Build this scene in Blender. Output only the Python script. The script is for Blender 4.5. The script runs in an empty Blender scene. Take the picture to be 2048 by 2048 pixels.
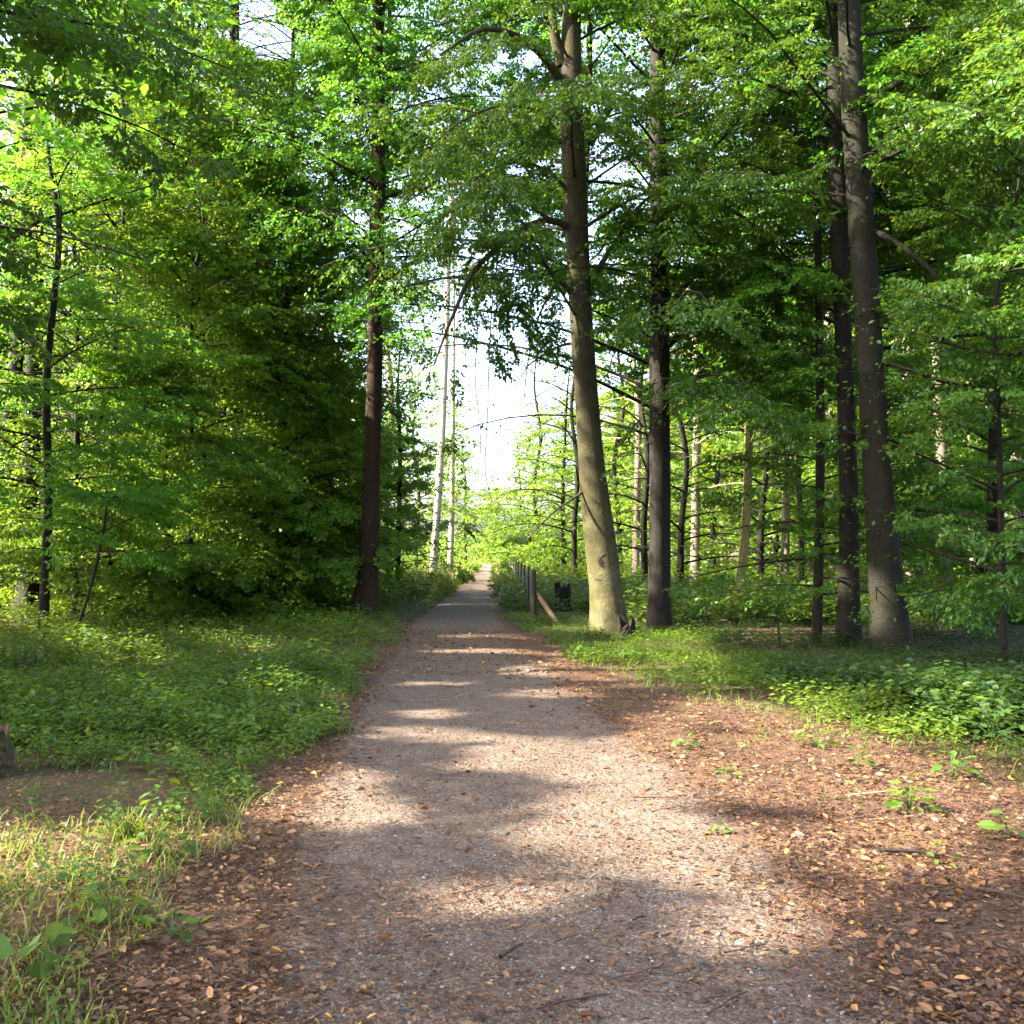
import bpy, math, random
import numpy as np
from math import radians as R
from mathutils import Vector

# ------------------------------------------------------------------ camera, sky, sun
scene = bpy.context.scene
COL = scene.collection
FPX, PITCH, EYE = 2196.0, R(1.85), 1.6
cam_d = bpy.data.cameras.new('camera')
cam_d.sensor_width = 36.0
cam_d.lens = 36.0 * FPX / 2048.0
cam_d.clip_start, cam_d.clip_end = 0.05, 2000.0
cam = bpy.data.objects.new('camera', cam_d)
COL.objects.link(cam)
cam.location = (0, 0, EYE)
cam.rotation_euler = (R(90) + PITCH, 0, 0)
scene.camera = cam

EL, AZ = R(38), R(-101)                       # sun: left of the path, a little behind the viewer
S = np.array([math.sin(AZ) * math.cos(EL), math.cos(AZ) * math.cos(EL), math.sin(EL)])
world = bpy.data.worlds.new('World')
scene.world = world
world.use_nodes = True
wn = world.node_tree
bg = wn.nodes['Background']
sky = wn.nodes.new('ShaderNodeTexSky')
sky.sky_type = 'NISHITA'
sky.sun_disc = False
sky.sun_elevation = EL
sky.sun_rotation = AZ
sky.air_density, sky.dust_density, sky.ozone_density = 0.7, 5.0, 0.6
wn.links.new(sky.outputs[0], bg.inputs[0])
bg.inputs[1].default_value = 0.15
sd = bpy.data.lights.new('sun', 'SUN')
sd.energy, sd.angle, sd.color = 4.4, R(0.7), (1.0, 0.90, 0.74)
sun = bpy.data.objects.new('sun', sd)
COL.objects.link(sun)
sun.rotation_euler = Vector(S).to_track_quat('Z', 'Y').to_euler()
sun.location = (-30, -8, 40)
vs = scene.view_settings
vs.view_transform, vs.look, vs.gamma, vs.exposure = 'Standard', 'None', 1.0, 3.2
cy = scene.cycles
cy.max_bounces, cy.diffuse_bounces, cy.glossy_bounces, cy.transmission_bounces = 8, 6, 2, 6
cy.caustics_reflective = cy.caustics_refractive = False
cy.sample_clamp_indirect = 6.0
cy.use_denoising = True
cy.denoiser = 'OPENIMAGEDENOISE'
cy.use_adaptive_sampling = True
cy.adaptive_threshold = 0.012

rng = np.random.default_rng(11)
random.seed(4)
cp, sp_ = math.cos(PITCH), math.sin(PITCH)


def P(px, py, d):
    """the place at distance d (metres along the path) that the photograph shows at pixel px, py"""
    x, z = (px - 1024) / FPX, (1024 - py) / FPX
    dy, dz = cp - z * sp_, sp_ + z * cp
    return np.array([x / dy * d, d, EYE + dz / dy * d])


def G(px, py):
    """the place on the ground at that pixel"""
    x, z = (px - 1024) / FPX, (1024 - py) / FPX
    dy, dz = cp - z * sp_, sp_ + z * cp
    t = -EYE / min(dz, -1e-4)
    return np.array([x * t, dy * t, 0.0])


def pix(p):
    p = np.atleast_2d(p)
    v = p - np.array([0, 0, EYE])
    dep = v[:, 1] * cp + v[:, 2] * sp_
    up = -v[:, 1] * sp_ + v[:, 2] * cp
    dd = np.where(dep > 0.1, dep, 0.1)
    return 1024 + v[:, 0] / dd * FPX, 1024 - up / dd * FPX, dep


# ------------------------------------------------------------------ materials
def mat(name):
    m = bpy.data.materials.new(name)
    m.use_nodes = True
    nt = m.node_tree
    nt.nodes.clear()
    out = nt.nodes.new('ShaderNodeOutputMaterial')
    return m, nt, out


def N(nt, t, **kw):
    n = nt.nodes.new(t)
    for k, v in kw.items():
        setattr(n, k, v)
    return n


def ramp(nt, fac, stops, interp='LINEAR'):
    r = N(nt, 'ShaderNodeValToRGB')
    r.color_ramp.interpolation = interp
    el = r.color_ramp.elements
    while len(el) < len(stops):
        el.new(0.5)
    for e, (p, c) in zip(el, stops):
        e.position = p
        e.color = (*c, 1)
    nt.links.new(fac, r.inputs[0])
    return r.outputs[0]


def noise(nt, vec, scale, detail=4, rough=0.55, dist=0.0):
    n = N(nt, 'ShaderNodeTexNoise')
    n.inputs['Scale'].default_value = scale
    n.inputs['Detail'].default_value = detail
    n.inputs['Roughness'].default_value = rough
    n.inputs['Distortion'].default_value = dist
    nt.links.new(vec, n.inputs['Vector'])
    return n.outputs['Fac']


def mixc(nt, fac, a, b, mode='MIX'):
    m = N(nt, 'ShaderNodeMix', data_type='RGBA', blend_type=mode)
    for sock, v in ((m.inputs[0], fac), (m.inputs[6], a), (m.inputs[7], b)):
        if isinstance(v, (int, float)):
            sock.default_value = v
        elif isinstance(v, tuple):
            sock.default_value = (*v, 1)
        else:
            nt.links.new(v, sock)
    return m.outputs[2]


def math_n(nt, op, a, b=None):
    m = N(nt, 'ShaderNodeMath', operation=op)
    for s, v in zip(m.inputs, (a, b)):
        if v is None:
            continue
        if isinstance(v, (int, float)):
            s.default_value = v
        else:
            nt.links.new(v, s)
    return m.outputs[0]


def scaled(nt, sx, sy, sz):
    tc = N(nt, 'ShaderNodeTexCoord')
    mp = N(nt, 'ShaderNodeMapping')
    mp.inputs['Scale'].default_value = (sx, sy, sz)
    nt.links.new(tc.outputs['Object'], mp.inputs['Vector'])
    return mp.outputs[0]


def leaf_mat(name, stops, trans, tfac=0.42, rough=0.42, spec=0.35):
    m, nt, out = mat(name)
    at = N(nt, 'ShaderNodeAttribute', attribute_name='rnd')
    oi = N(nt, 'ShaderNodeObjectInfo')
    f = math_n(nt, 'ADD', at.outputs['Fac'], math_n(nt, 'MULTIPLY', math_n(nt, 'SUBTRACT', oi.outputs['Random'], 0.5), 0.25))
    col = ramp(nt, f, stops)
    pb = N(nt, 'ShaderNodeBsdfPrincipled')
    pb.inputs['Roughness'].default_value = rough
    pb.inputs['Specular IOR Level'].default_value = spec
    nt.links.new(col, pb.inputs['Base Color'])
    tl = N(nt, 'ShaderNodeBsdfTranslucent')
    nt.links.new(mixc(nt, 0.6, col, trans), tl.inputs['Color'])
    ms = N(nt, 'ShaderNodeMixShader')
    ms.inputs[0].default_value = tfac
    nt.links.new(pb.outputs[0], ms.inputs[1])
    nt.links.new(tl.outputs[0], ms.inputs[2])
    nt.links.new(ms.outputs[0], out.inputs[0])
    return m


def bark_mat(name, dark, light, moss=None, vertical=1.0, marks=0.0, bump=0.35, scale=1.0, sunlit_foot=None):
    m, nt, out = mat(name)
    tall = scaled(nt, 9 * scale, 9 * scale, 9 * scale / max(vertical, 0.05))
    iso = scaled(nt, 1, 1, 1)
    ring = scaled(nt, 2.2, 2.2, 26)
    n1 = noise(nt, tall, 2.0, 6, 0.65, 0.4)
    n2 = noise(nt, iso, 1.3, 4, 0.6)
    c = ramp(nt, n1, [(0.28, dark), (0.72, light)])
    c = mixc(nt, math_n(nt, 'MULTIPLY', ramp(nt, n2, [(0.4, (0, 0, 0)), (0.65, (1, 1, 1))]), 0.55), c, tuple(0.55 * a + 0.45 * b for a, b in zip(dark, light)))
    if marks:
        n3 = noise(nt, ring, 1.6, 3, 0.6)
        c = mixc(nt, math_n(nt, 'MULTIPLY', ramp(nt, n3, [(0.60, (0, 0, 0)), (0.68, (1, 1, 1))]), marks), c, tuple(0.35 * a for a in dark))
    if sunlit_foot:  # mottled yellow lightening toward the foot: sunlight put into the bark colour
        sepz = N(nt, 'ShaderNodeSeparateXYZ')
        nt.links.new(iso, sepz.inputs[0])
        zz = math_n(nt, 'ADD', sepz.outputs[2], math_n(nt, 'MULTIPLY', n2, 2.4))
        c = mixc(nt, math_n(nt, 'MULTIPLY', ramp(nt, math_n(nt, 'DIVIDE', zz, 4.6), [(0.45, (1, 1, 1)), (0.85, (0, 0, 0))]), ramp(nt, noise(nt, iso, 3.1, 5, 0.7), [(0.36, (0.12, 0.12, 0.12)), (0.62, (0.85, 0.85, 0.85))])), c, mixc(nt, n1, tuple(0.5 * a for a in sunlit_foot), tuple(1.5 * a for a in sunlit_foot)))
    if moss:
        n4 = noise(nt, iso, 2.3, 5, 0.7)
        c = mixc(nt, math_n(nt, 'MULTIPLY', ramp(nt, n4, [(0.42, (0, 0, 0)), (0.62, (1, 1, 1))]), 0.7), c, moss)
    pb = N(nt, 'ShaderNodeBsdfPrincipled')
    pb.inputs['Roughness'].default_value = 0.85
    pb.inputs['Specular IOR Level'].default_value = 0.2
    nt.links.new(c, pb.inputs['Base Color'])
    bm = N(nt, 'ShaderNodeBump')
    bm.inputs['Strength'].default_value = bump
    bm.inputs['Distance'].default_value = 0.03
    nt.links.new(n1, bm.inputs['Height'])
    nt.links.new(bm.outputs[0], pb.inputs['Normal'])
    nt.links.new(pb.outputs[0], out.inputs[0])
    return m


M = {}
YG = (0.22, 0.48, 0.03)
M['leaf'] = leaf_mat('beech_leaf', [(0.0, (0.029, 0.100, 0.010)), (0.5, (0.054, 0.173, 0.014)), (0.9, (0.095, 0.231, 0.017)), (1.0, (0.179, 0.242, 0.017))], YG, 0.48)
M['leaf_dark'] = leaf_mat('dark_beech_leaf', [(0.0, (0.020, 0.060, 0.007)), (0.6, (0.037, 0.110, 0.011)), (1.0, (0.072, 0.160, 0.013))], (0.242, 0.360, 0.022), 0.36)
M['leaf_light'] = leaf_mat('sunlit_beech_leaf', [(0.0, (0.048, 0.121, 0.013)), (0.6, (0.081, 0.187, 0.018)), (1.0, (0.162, 0.253, 0.024))], (0.399, 0.528, 0.032), 0.46)  # paler, yellower leaf copy: sunlight put into the leaf colour
M['leaf_mid'] = leaf_mat('brightened_beech_leaf', [(0.0, (0.036, 0.105, 0.012)), (0.55, (0.066, 0.175, 0.017)), (1.0, (0.15, 0.24, 0.025))], (0.32, 0.52, 0.03), 0.54)  # brightened leaf copy, light put into the colour of the left wall
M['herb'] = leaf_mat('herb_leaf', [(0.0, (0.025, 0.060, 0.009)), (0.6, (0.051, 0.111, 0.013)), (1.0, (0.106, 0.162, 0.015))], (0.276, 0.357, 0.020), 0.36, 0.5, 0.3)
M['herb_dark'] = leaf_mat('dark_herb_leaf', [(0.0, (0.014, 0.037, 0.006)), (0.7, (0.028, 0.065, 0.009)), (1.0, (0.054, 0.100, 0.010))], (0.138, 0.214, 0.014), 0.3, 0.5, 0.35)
M['grass'] = leaf_mat('grass_blade', [(0.0, (0.048, 0.099, 0.013)), (0.55, (0.095, 0.162, 0.020)), (0.85, (0.209, 0.216, 0.040)), (1.0, (0.361, 0.279, 0.104))], (0.342, 0.378, 0.048), 0.35, 0.5, 0.3)
M['fresh'] = leaf_mat('fresh_leaf', [(0.0, (0.046, 0.109, 0.014)), (1.0, (0.111, 0.190, 0.021))], (0.273, 0.340, 0.028), 0.4, 0.4, 0.4)
M['litter'] = leaf_mat('fallen_leaf', [(0.0, (0.039, 0.020, 0.013)), (0.35, (0.115, 0.054, 0.026)), (0.7, (0.211, 0.106, 0.041)), (0.9, (0.299, 0.175, 0.074)), (0.97, (0.404, 0.221, 0.046)), (1.0, (0.439, 0.369, 0.055))], (0.351, 0.184, 0.046), 0.12, 0.55, 0.4)
M['bark_beech'] = bark_mat('beech_bark', (0.017, 0.015, 0.010), (0.056, 0.048, 0.030), (0.056, 0.053, 0.015), 0.8, 0.7, 0.5, sunlit_foot=(0.14, 0.125, 0.055))
M['bark_grey'] = bark_mat('grey_bark', (0.009, 0.008, 0.006), (0.024, 0.022, 0.016), (0.014, 0.015, 0.005), 0.8, 0.6, 0.5)
M['bark_dark'] = bark_mat('dark_bark', (0.009, 0.007, 0.006), (0.025, 0.022, 0.016), None, 3.0, 0.2, 0.5)
M['bark_brown'] = bark_mat('furrowed_bark', (0.010, 0.006, 0.005), (0.064, 0.037, 0.022), None, 4.0, 0.0, 1.0, 2.2)
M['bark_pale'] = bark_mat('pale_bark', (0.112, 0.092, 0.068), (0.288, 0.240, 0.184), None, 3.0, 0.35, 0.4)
M['bark_birch'] = bark_mat('birch_bark', (0.22, 0.19, 0.16), (0.55, 0.50, 0.43), None, 0.6, 0.9, 0.3)
M['bark_moss'] = bark_mat('mossy_bark', (0.10, 0.085, 0.05), (0.26, 0.23, 0.12), (0.16, 0.18, 0.03), 2.0, 0.3, 0.4)
M['wood'] = bark_mat('weathered_wood', (0.16, 0.095, 0.055), (0.38, 0.25, 0.15), None, 6.0, 0.0, 0.5, 3.0)
M['wood_dark'] = bark_mat('dark_weathered_wood', (0.030, 0.022, 0.018), (0.085, 0.062, 0.045), None, 6.0, 0.0, 0.5, 3.0)
M['wood_rot'] = bark_mat('rotten_wood', (0.017, 0.011, 0.008), (0.110, 0.072, 0.033), (0.055, 0.047, 0.011), 3.0, 0.0, 0.8, 2.0)
M['stalk'] = bark_mat('dry_stalk', (0.28, 0.20, 0.11), (0.5, 0.4, 0.26), None, 3.0, 0.0, 0.2)
M['stem_green'] = bark_mat('green_stem', (0.05, 0.09, 0.02), (0.10, 0.15, 0.04), None, 3.0, 0.0, 0.1)
M['carve'] = bark_mat('carved_scar', (0.03, 0.022, 0.016), (0.06, 0.045, 0.03), None, 1.0, 0.0, 0.2)
m, nt, out = mat('galvanised_wire')
pb = N(nt, 'ShaderNodeBsdfPrincipled')
pb.inputs['Base Color'].default_value = (0.32, 0.33, 0.35, 1)
pb.inputs['Metallic'].default_value = 0.7
pb.inputs['Roughness'].default_value = 0.5
nt.links.new(noise(nt, scaled(nt, 1, 1, 1), 8.0), pb.inputs['Roughness'])
nt.links.new(pb.outputs[0], out.inputs[0])
M['wire'] = m


def litter_colour(nt):
    v = scaled(nt, 1, 1, 1)
    n1 = noise(nt, v, 38, 6, 0.75, 0.6)
    n2 = noise(nt, v, 1.6, 5, 0.6)
    vo = N(nt, 'ShaderNodeTexVoronoi')
    vo.inputs['Scale'].default_value = 26
    nt.links.new(v, vo.inputs['Vector'])
    sep = N(nt, 'ShaderNodeSeparateColor')
    nt.links.new(vo.outputs['Color'], sep.inputs[0])
    base = ramp(nt, n1, [(0.3, (0.027, 0.017, 0.012)), (0.55, (0.083, 0.046, 0.028)), (0.75, (0.149, 0.084, 0.046))])
    c2 = ramp(nt, sep.outputs[0], [(0.0, (0.044, 0.026, 0.017)), (0.6, (0.118, 0.063, 0.035)), (1.0, (0.211, 0.120, 0.060))])
    c = mixc(nt, 0.5, base, c2)
    c = mixc(nt, math_n(nt, 'MULTIPLY', ramp(nt, n2, [(0.42, (0, 0, 0)), (0.62, (1, 1, 1))]), 0.5), c, (0.055, 0.038, 0.026))
    h = math_n(nt, 'ADD', n1, math_n(nt, 'MULTIPLY', vo.outputs['Distance'], 1.2))
    return c, h, v


def ground_mat(name, path):
    m, nt, out = mat(name)
    c, h, v = litter_colour(nt)
    if path:
        at = N(nt, 'ShaderNodeAttribute', attribute_name='gravel')
        g1 = noise(nt, v, 90, 5, 0.8)
        g2 = noise(nt, v, 5, 5, 0.7)
        vo = N(nt, 'ShaderNodeTexVoronoi')
        vo.inputs['Scale'].default_value = 75
        nt.links.new(v, vo.inputs['Vector'])
        sep = N(nt, 'ShaderNodeSeparateColor')
        nt.links.new(vo.outputs['Color'], sep.inputs[0])
        gc = ramp(nt, sep.outputs[0], [(0.0, (0.095, 0.072, 0.055)), (0.5, (0.183, 0.148, 0.117)), (0.85, (0.248, 0.205, 0.166)), (1.0, (0.354, 0.306, 0.254))])
        gc = mixc(nt, ramp(nt, g1, [(0.38, (1, 1, 1)), (0.60, (0, 0, 0))]), gc, (0.059, 0.039, 0.027))
        gc = mixc(nt, math_n(nt, 'MULTIPLY', ramp(nt, g2, [(0.40, (1, 1, 1)), (0.66, (0, 0, 0))]), 0.6), gc, (0.088, 0.055, 0.039))
        k = math_n(nt, 'ADD', at.outputs['Fac'], math_n(nt, 'MULTIPLY', math_n(nt, 'SUBTRACT', g2, 0.5), 1.3))
        k = ramp(nt, k, [(0.35, (0, 0, 0)), (0.75, (1, 1, 1))])
        c = mixc(nt, k, c, gc)
        h = math_n(nt, 'ADD', h, math_n(nt, 'MULTIPLY', vo.outputs['Distance'], -0.7))
    else:
        at = N(nt, 'ShaderNodeTexCoord')
        g = noise(nt, v, 0.9, 5, 0.7)
        c = mixc(nt, math_n(nt, 'MULTIPLY', ramp(nt, g, [(0.45, (0, 0, 0)), (0.62, (1, 1, 1))]), 0.6), c, (0.045, 0.055, 0.018))
    pb = N(nt, 'ShaderNodeBsdfPrincipled')
    pb.inputs['Roughness'].default_value = 0.9
    pb.inputs['Specular IOR Level'].default_value = 0.2
    nt.links.new(c, pb.inputs['Base Color'])
    bm = N(nt, 'ShaderNodeBump')
    bm.inputs['Strength'].default_value = 0.8
    bm.inputs['Distance'].default_value = 0.012
    nt.links.new(h, bm.inputs['Height'])
    nt.links.new(bm.outputs[0], pb.inputs['Normal'])
    nt.links.new(pb.outputs[0], out.inputs[0])
    return m


M['soil'] = ground_mat('forest_soil', False)
M['path'] = ground_mat('gravel_path', True)


# ------------------------------------------------------------------ mesh helpers
def make_mesh(name, V, F, mats, rnd=None, midx=None, smooth=False):
    me = bpy.data.meshes.new(name)
    V = np.ascontiguousarray(V, np.float32)
    F = np.ascontiguousarray(F, np.int32)
    k = F.shape[1] if len(F) else 4
    me.vertices.add(len(V))
    me.vertices.foreach_set('co', V.ravel())
    me.loops.add(F.size)
    me.loops.foreach_set('vertex_index', F.ravel())
    me.polygons.add(len(F))
    me.polygons.foreach_set('loop_start', np.arange(0, F.size, k, dtype=np.int32))
    for mm in mats:
        me.materials.append(M[mm])
    if midx is not None:
        me.polygons.foreach_set('material_index', np.ascontiguousarray(midx, np.int32))
    me.polygons.foreach_set('use_smooth', np.full(len(F), smooth, bool))
    if rnd is not None:
        a = me.attributes.new('rnd', 'FLOAT', 'FACE')
        a.data.foreach_set('value', np.ascontiguousarray(rnd, np.float32))
    me.update(calc_edges=True)
    return me


def link(name, me, parent=None, loc=None):
    o = bpy.data.objects.new(name, me)
    COL.objects.link(o)
    if parent is not None:
        o.parent = parent
    if loc is not None:
        o.location = loc
    return o


def tag(o, label, cat, group=None, kind=None):
    if label:
        o['label'] = label
    if cat:
        o['category'] = cat
    if group:
        o['group'] = group
    if kind:
        o['kind'] = kind
    return o


def spline(pts, n):
    """Catmull-Rom through pts (k x c) -> n x c"""
    p = np.asarray(pts, float)
    if len(p) == 2:
        t = np.linspace(0, 1, n)[:, None]
        return p[0] * (1 - t) + p[1] * t
    q = np.vstack([2 * p[0] - p[1], p, 2 * p[-1] - p[-2]])
    u = np.linspace(0, len(p) - 1, n)
    i = np.minimum(u.astype(int), len(p) - 2)
    t = (u - i)[:, None]
    a, b, c, d = q[i], q[i + 1], q[i + 2], q[i + 3]
    return 0.5 * (2 * b + (c - a) * t + (2 * a - 5 * b + 4 * c - d) * t ** 2 + (3 * b - a - 3 * c + d) * t ** 3)


class Wood:
    def __init__(self):
        self.V, self.F, self.n = [], [], 0

    def tube(self, pts, rad, k, bumps=None, cap=False):
        pts = np.asarray(pts, float)
        rad = np.asarray(rad, float)
        n = len(pts)
        t = np.gradient(pts, axis=0)
        t /= np.linalg.norm(t, axis=1)[:, None] + 1e-9
        ref = np.array([0.0, 1.0, 0.0]) if abs(t[:, 2]).mean() > 0.6 else np.array([0.0, 0.0, 1.0])
        a = np.cross(ref, t)
        a /= np.linalg.norm(a, axis=1)[:, None] + 1e-9
        b = np.cross(t, a)
        th = np.linspace(0, 2 * np.pi, k, endpoint=False)
        rr = rad[:, None] * np.ones(k)
        if bumps is not None:
            rr = rr * bumps
        v = pts[:, None, :] + rr[:, :, None] * (np.cos(th)[None, :, None] * a[:, None, :] + np.sin(th)[None, :, None] * b[:, None, :])
        self.V.append(v.reshape(-1, 3))
        i = np.arange(n - 1)[:, None] * k
        j = np.arange(k)[None, :]
        j2 = (j + 1) % k
        f = np.stack([i + j, i + j2, i + k + j2, i + k + j], -1).reshape(-1, 4) + self.n
        self.F.append(f)
        self.n += n * k
        if cap:
            self.V.append(pts[-1:] + t[-1:] * rad[-1] * 0.15)
            c = self.n
            self.n += 1
            base = c - k
            q = [[base + jj, base + (jj + 1) % k, base + (jj + 2) % k, c] for jj in range(0, k - 1, 2)]
            self.F.append(np.array(q))

    def quads(self, V, F):
        self.V.append(V)
        self.F.append(F + self.n)
        self.n += len(V)

    def mesh(self, name, mats):
        return make_mesh(name, np.vstack(self.V), np.vstack(self.F), mats, smooth=True)


# leaf shapes: x along the leaf (0..1), y width, z fold
LEAF6 = np.array([[0, 0, 0], [0.38, -0.29, 0.05], [0.74, -0.21, 0.03], [1, 0, -0.05], [0.74, 0.21, 0.03], [0.38, 0.29, 0.05]])
LEAF6F = np.array([[0, 1, 2, 3], [0, 3, 4, 5]])
LEAF4 = np.array([[0, 0, 0], [0.5, -0.36, 0.04], [1, 0, -0.04], [0.5, 0.36, 0.04]])
LEAF4F = np.array([[0, 1, 2, 3]])


def frames(fwd, roll, r):
    """fwd (n,3), roll angle (n): orthonormal frames with x = fwd and z roughly up, rolled about fwd"""
    f = fwd / (np.linalg.norm(fwd, axis=1)[:, None] + 1e-9)
    up = np.tile(np.array([0, 0, 1.0]), (len(f), 1))
    up[np.abs(f[:, 2]) > 0.97] = [1, 0, 0]
    y = np.cross(up, f)
    y /= np.linalg.norm(y, axis=1)[:, None] + 1e-9
    z = np.cross(f, y)
    c, s = np.cos(roll)[:, None], np.sin(roll)[:, None]
    y2 = c * y + s * z
    z2 = -s * y + c * z
    return np.stack([f, y2, z2], 1)           # rows: local axes in world


def leaves(pos, fwd, roll, size, simple, r, width=1.0):
    tpl, fc = (LEAF4, LEAF4F) if simple else (LEAF6, LEAF6F)
    n = len(pos)
    A = frames(fwd, roll, r)
    t = tpl * np.array([1, width, 1])
    v = np.einsum('ka,nab->nkb', t, A) * size[:, None, None] + pos[:, None, :]
    f = (fc[None] + (np.arange(n) * len(tpl))[:, None, None]).reshape(-1, 4)
    return v.reshape(-1, 3), f, len(fc)


def ball(n, r):
    v = r.normal(size=(n, 3))
    return v / np.linalg.norm(v, axis=1)[:, None]


# ------------------------------------------------------------------ where the canopy lets the sun through
LIT_PX = [  # ground patches: x, y, half width, half height in the photograph
    (690, 1620, 170, 62), (1130, 1520, 250, 40), (860, 1475, 120, 22), (1010, 1800, 190, 45), (1370, 1690, 260, 85), (1560, 1830, 190, 75),
    (1180, 1610, 120, 25), (1640, 1540, 330, 95), (1850, 1650, 260, 95), (1460, 1430, 170, 34), (1270, 1365, 130, 22), (1080, 1345, 130, 10),
    (980, 1305, 130, 7), (900, 1372, 110, 9), (1120, 1390, 120, 14), (860, 1430, 90, 12), (1330, 1480, 120, 25), (790, 1760, 70, 24),
    (90, 1730, 230, 100), (330, 1670, 120, 40), (660, 1395, 70, 14), (700, 1350, 60, 10), (620, 1465, 50, 14), (1990, 1470, 110, 70), (1990, 1600, 80, 50),
    (470, 1840, 50, 20), (1320, 1310, 130, 40), (1210, 1262, 120, 14), (40, 1235, 130, 22), (470, 1212, 150, 16), (760, 1215, 110, 14), (640, 1240, 80, 10),
    (1060, 1230, 110, 16), (900, 1190, 110, 18), (1500, 1250, 150, 24), (1680, 1240, 130, 22), (1390, 1215, 140, 16), (1880, 1255, 60, 12), (970, 1274, 90, 5),
    (975, 1140, 60, 14), (965, 1165, 70, 20), (930, 1205, 110, 14), (1230, 1335, 160, 46), (1420, 1350, 120, 26), (300, 1330, 120, 20), (500, 1300, 120, 14), (540, 1420, 60, 18), (180, 1290, 90, 14), (1850, 1730, 200, 50), (1700, 1420, 60, 14),
    (1500, 1195, 220, 22), (1310, 1185, 120, 16), (1720, 1205, 170, 24), (1600, 1270, 120, 14), (1440, 1280, 110, 12),
    (400, 1440, 60, 14), (260, 1380, 50, 10), (1840, 1830, 60, 30), (1420, 1900, 60, 25), (900, 1905, 60, 20), (300, 1925, 50, 20), (1250, 1245, 60, 10),
]
LIT_PT = []      # (centre, radius): trunks and foliage that catch the sun


def lit(px, py, d, r):
    LIT_PT.append((P(px, py, d), r + 0.12))


for a in [(1188, 1085, 19.4, 0.2), (1200, 1130, 19.4, 0.34), (1206, 1185, 19.4, 0.36), (1212, 1235, 19.4, 0.34), (1180, 945, 19.5, 0.14), (1176, 890, 19.5, 0.12),
          (1168, 780, 19.5, 0.06), (1170, 720, 19.5, 0.04), (1160, 560, 19.5, 0.06), (1120, 60, 19.5, 0.3), (1178, 840, 19.5, 0.15),
          (747, 730, 25, 0.5), (745, 780, 25, 0.5), (750, 690, 25, 0.4), (752, 640, 25, 0.3),
          (1770, 1215, 16.7, 0.26), (1772, 1245, 16.7, 0.2), (1700, 1180, 18, 0.1), (1668, 180, 18, 0.25),
          (650, 870, 30, 0.7), (670, 930, 30, 0.6), (640, 960, 30, 0.5), (650, 1020, 30, 0.4), (560, 440, 38, 1.5), (600, 480, 40, 1.6),
          (480, 150, 48, 3.0), (450, 60, 48, 3.0), (520, 260, 47, 2.0), (500, 380, 46, 1.5),
          (1870, 690, 34, 1.2), (1880, 800, 34, 1.0), (1890, 920, 34, 1.0), (2030, 900, 36, 1.0), (2035, 960, 36, 1), (1830, 1130, 40, 1.2),
          (1480, 1150, 24, 0.5), (1470, 1210, 24, 0.5), (1490, 1050, 24, 0.4), (1500, 800, 24, 0.5),
          (1780, 640, 38, 2.0), (1950, 620, 38, 2.2), (1990, 300, 36, 3), (1900, 450, 38, 2.5), (1560, 700, 40, 2.0), (1430, 850, 40, 2.5), (1380, 980, 42, 2.0),
          (1540, 950, 42, 2.0), (1320, 800, 42, 2.0), (1250, 900, 44, 2.0), (1230, 1060, 44, 2.5), (1100, 1040, 48, 3), (1080, 900, 52, 3),
          (870, 1000, 50, 1.5), (880, 850, 50, 1.5), (890, 720, 50, 1.5), (840, 1000, 46, 2.0), (790, 900, 44, 2), (790, 1050, 44, 2.0), (905, 1080, 54, 2),
          (960, 1050, 60, 3), (700, 620, 42, 1.5), (620, 620, 42, 1.8), (300, 420, 26, 0.6), (400, 700, 30, 0.7), (230, 620, 34, 1.2), (270, 900, 36, 1.2)]:
    lit(*a)
for a in [(620, 720, 38, 4.0), (600, 950, 36, 3.5), (520, 560, 40, 4.0), (700, 1000, 40, 4.0), (800, 950, 44, 4.0), (830, 800, 48, 4.5), (870, 620, 50, 4.0), (900, 1050, 60, 5.0),
          (480, 250, 47, 5.0), (440, 100, 47, 5.0), (560, 330, 47, 4.0), (330, 520, 34, 2.0), (280, 840, 40, 3.5), (200, 650, 40, 3.0), (80, 640, 38, 2.5),
          (1040, 1000, 60, 6.0), (1100, 930, 52, 5.0), (1250, 980, 46, 4.5), (1350, 900, 44, 4.0), (1420, 1050, 44, 3.5), (1560, 980, 44, 4.0), (1560, 780, 44, 3.5), (1800, 640, 44, 4.5),
          (1960, 520, 40, 4.0), (2010, 250, 36, 4.0), (1900, 850, 42, 3.5), (1780, 950, 44, 3.0), (1980, 1050, 42, 2.5), (1400, 700, 42, 3.0), (1300, 760, 46, 3.0), (1640, 1080, 48, 3.0)]:
    lit(*a)
for a in [(300, 700, 25.5, 1.3), (420, 860, 26, 1.3), (560, 980, 25.5, 1.2), (480, 1040, 26, 0.9), (360, 1000, 24, 0.8), (520, 760, 27, 1.4), (250, 880, 24, 0.9), (380, 560, 26, 1.3),
          (200, 420, 24, 1.2), (320, 300, 27, 1.4), (430, 420, 29, 1.5), (600, 860, 27, 1.2), (280, 1060, 25, 0.7), (120, 300, 24, 1.0), (560, 620, 30, 1.6), (160, 760, 22.5, 0.7)]:
    lit(*a)
for x, y, rr in [(930, 1200, 1.5), (950, 1170, 2.2), (962, 1152, 3.0), (975, 1138, 5.0)]:
    LIT_PT.append((G(x, y), rr))
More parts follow.
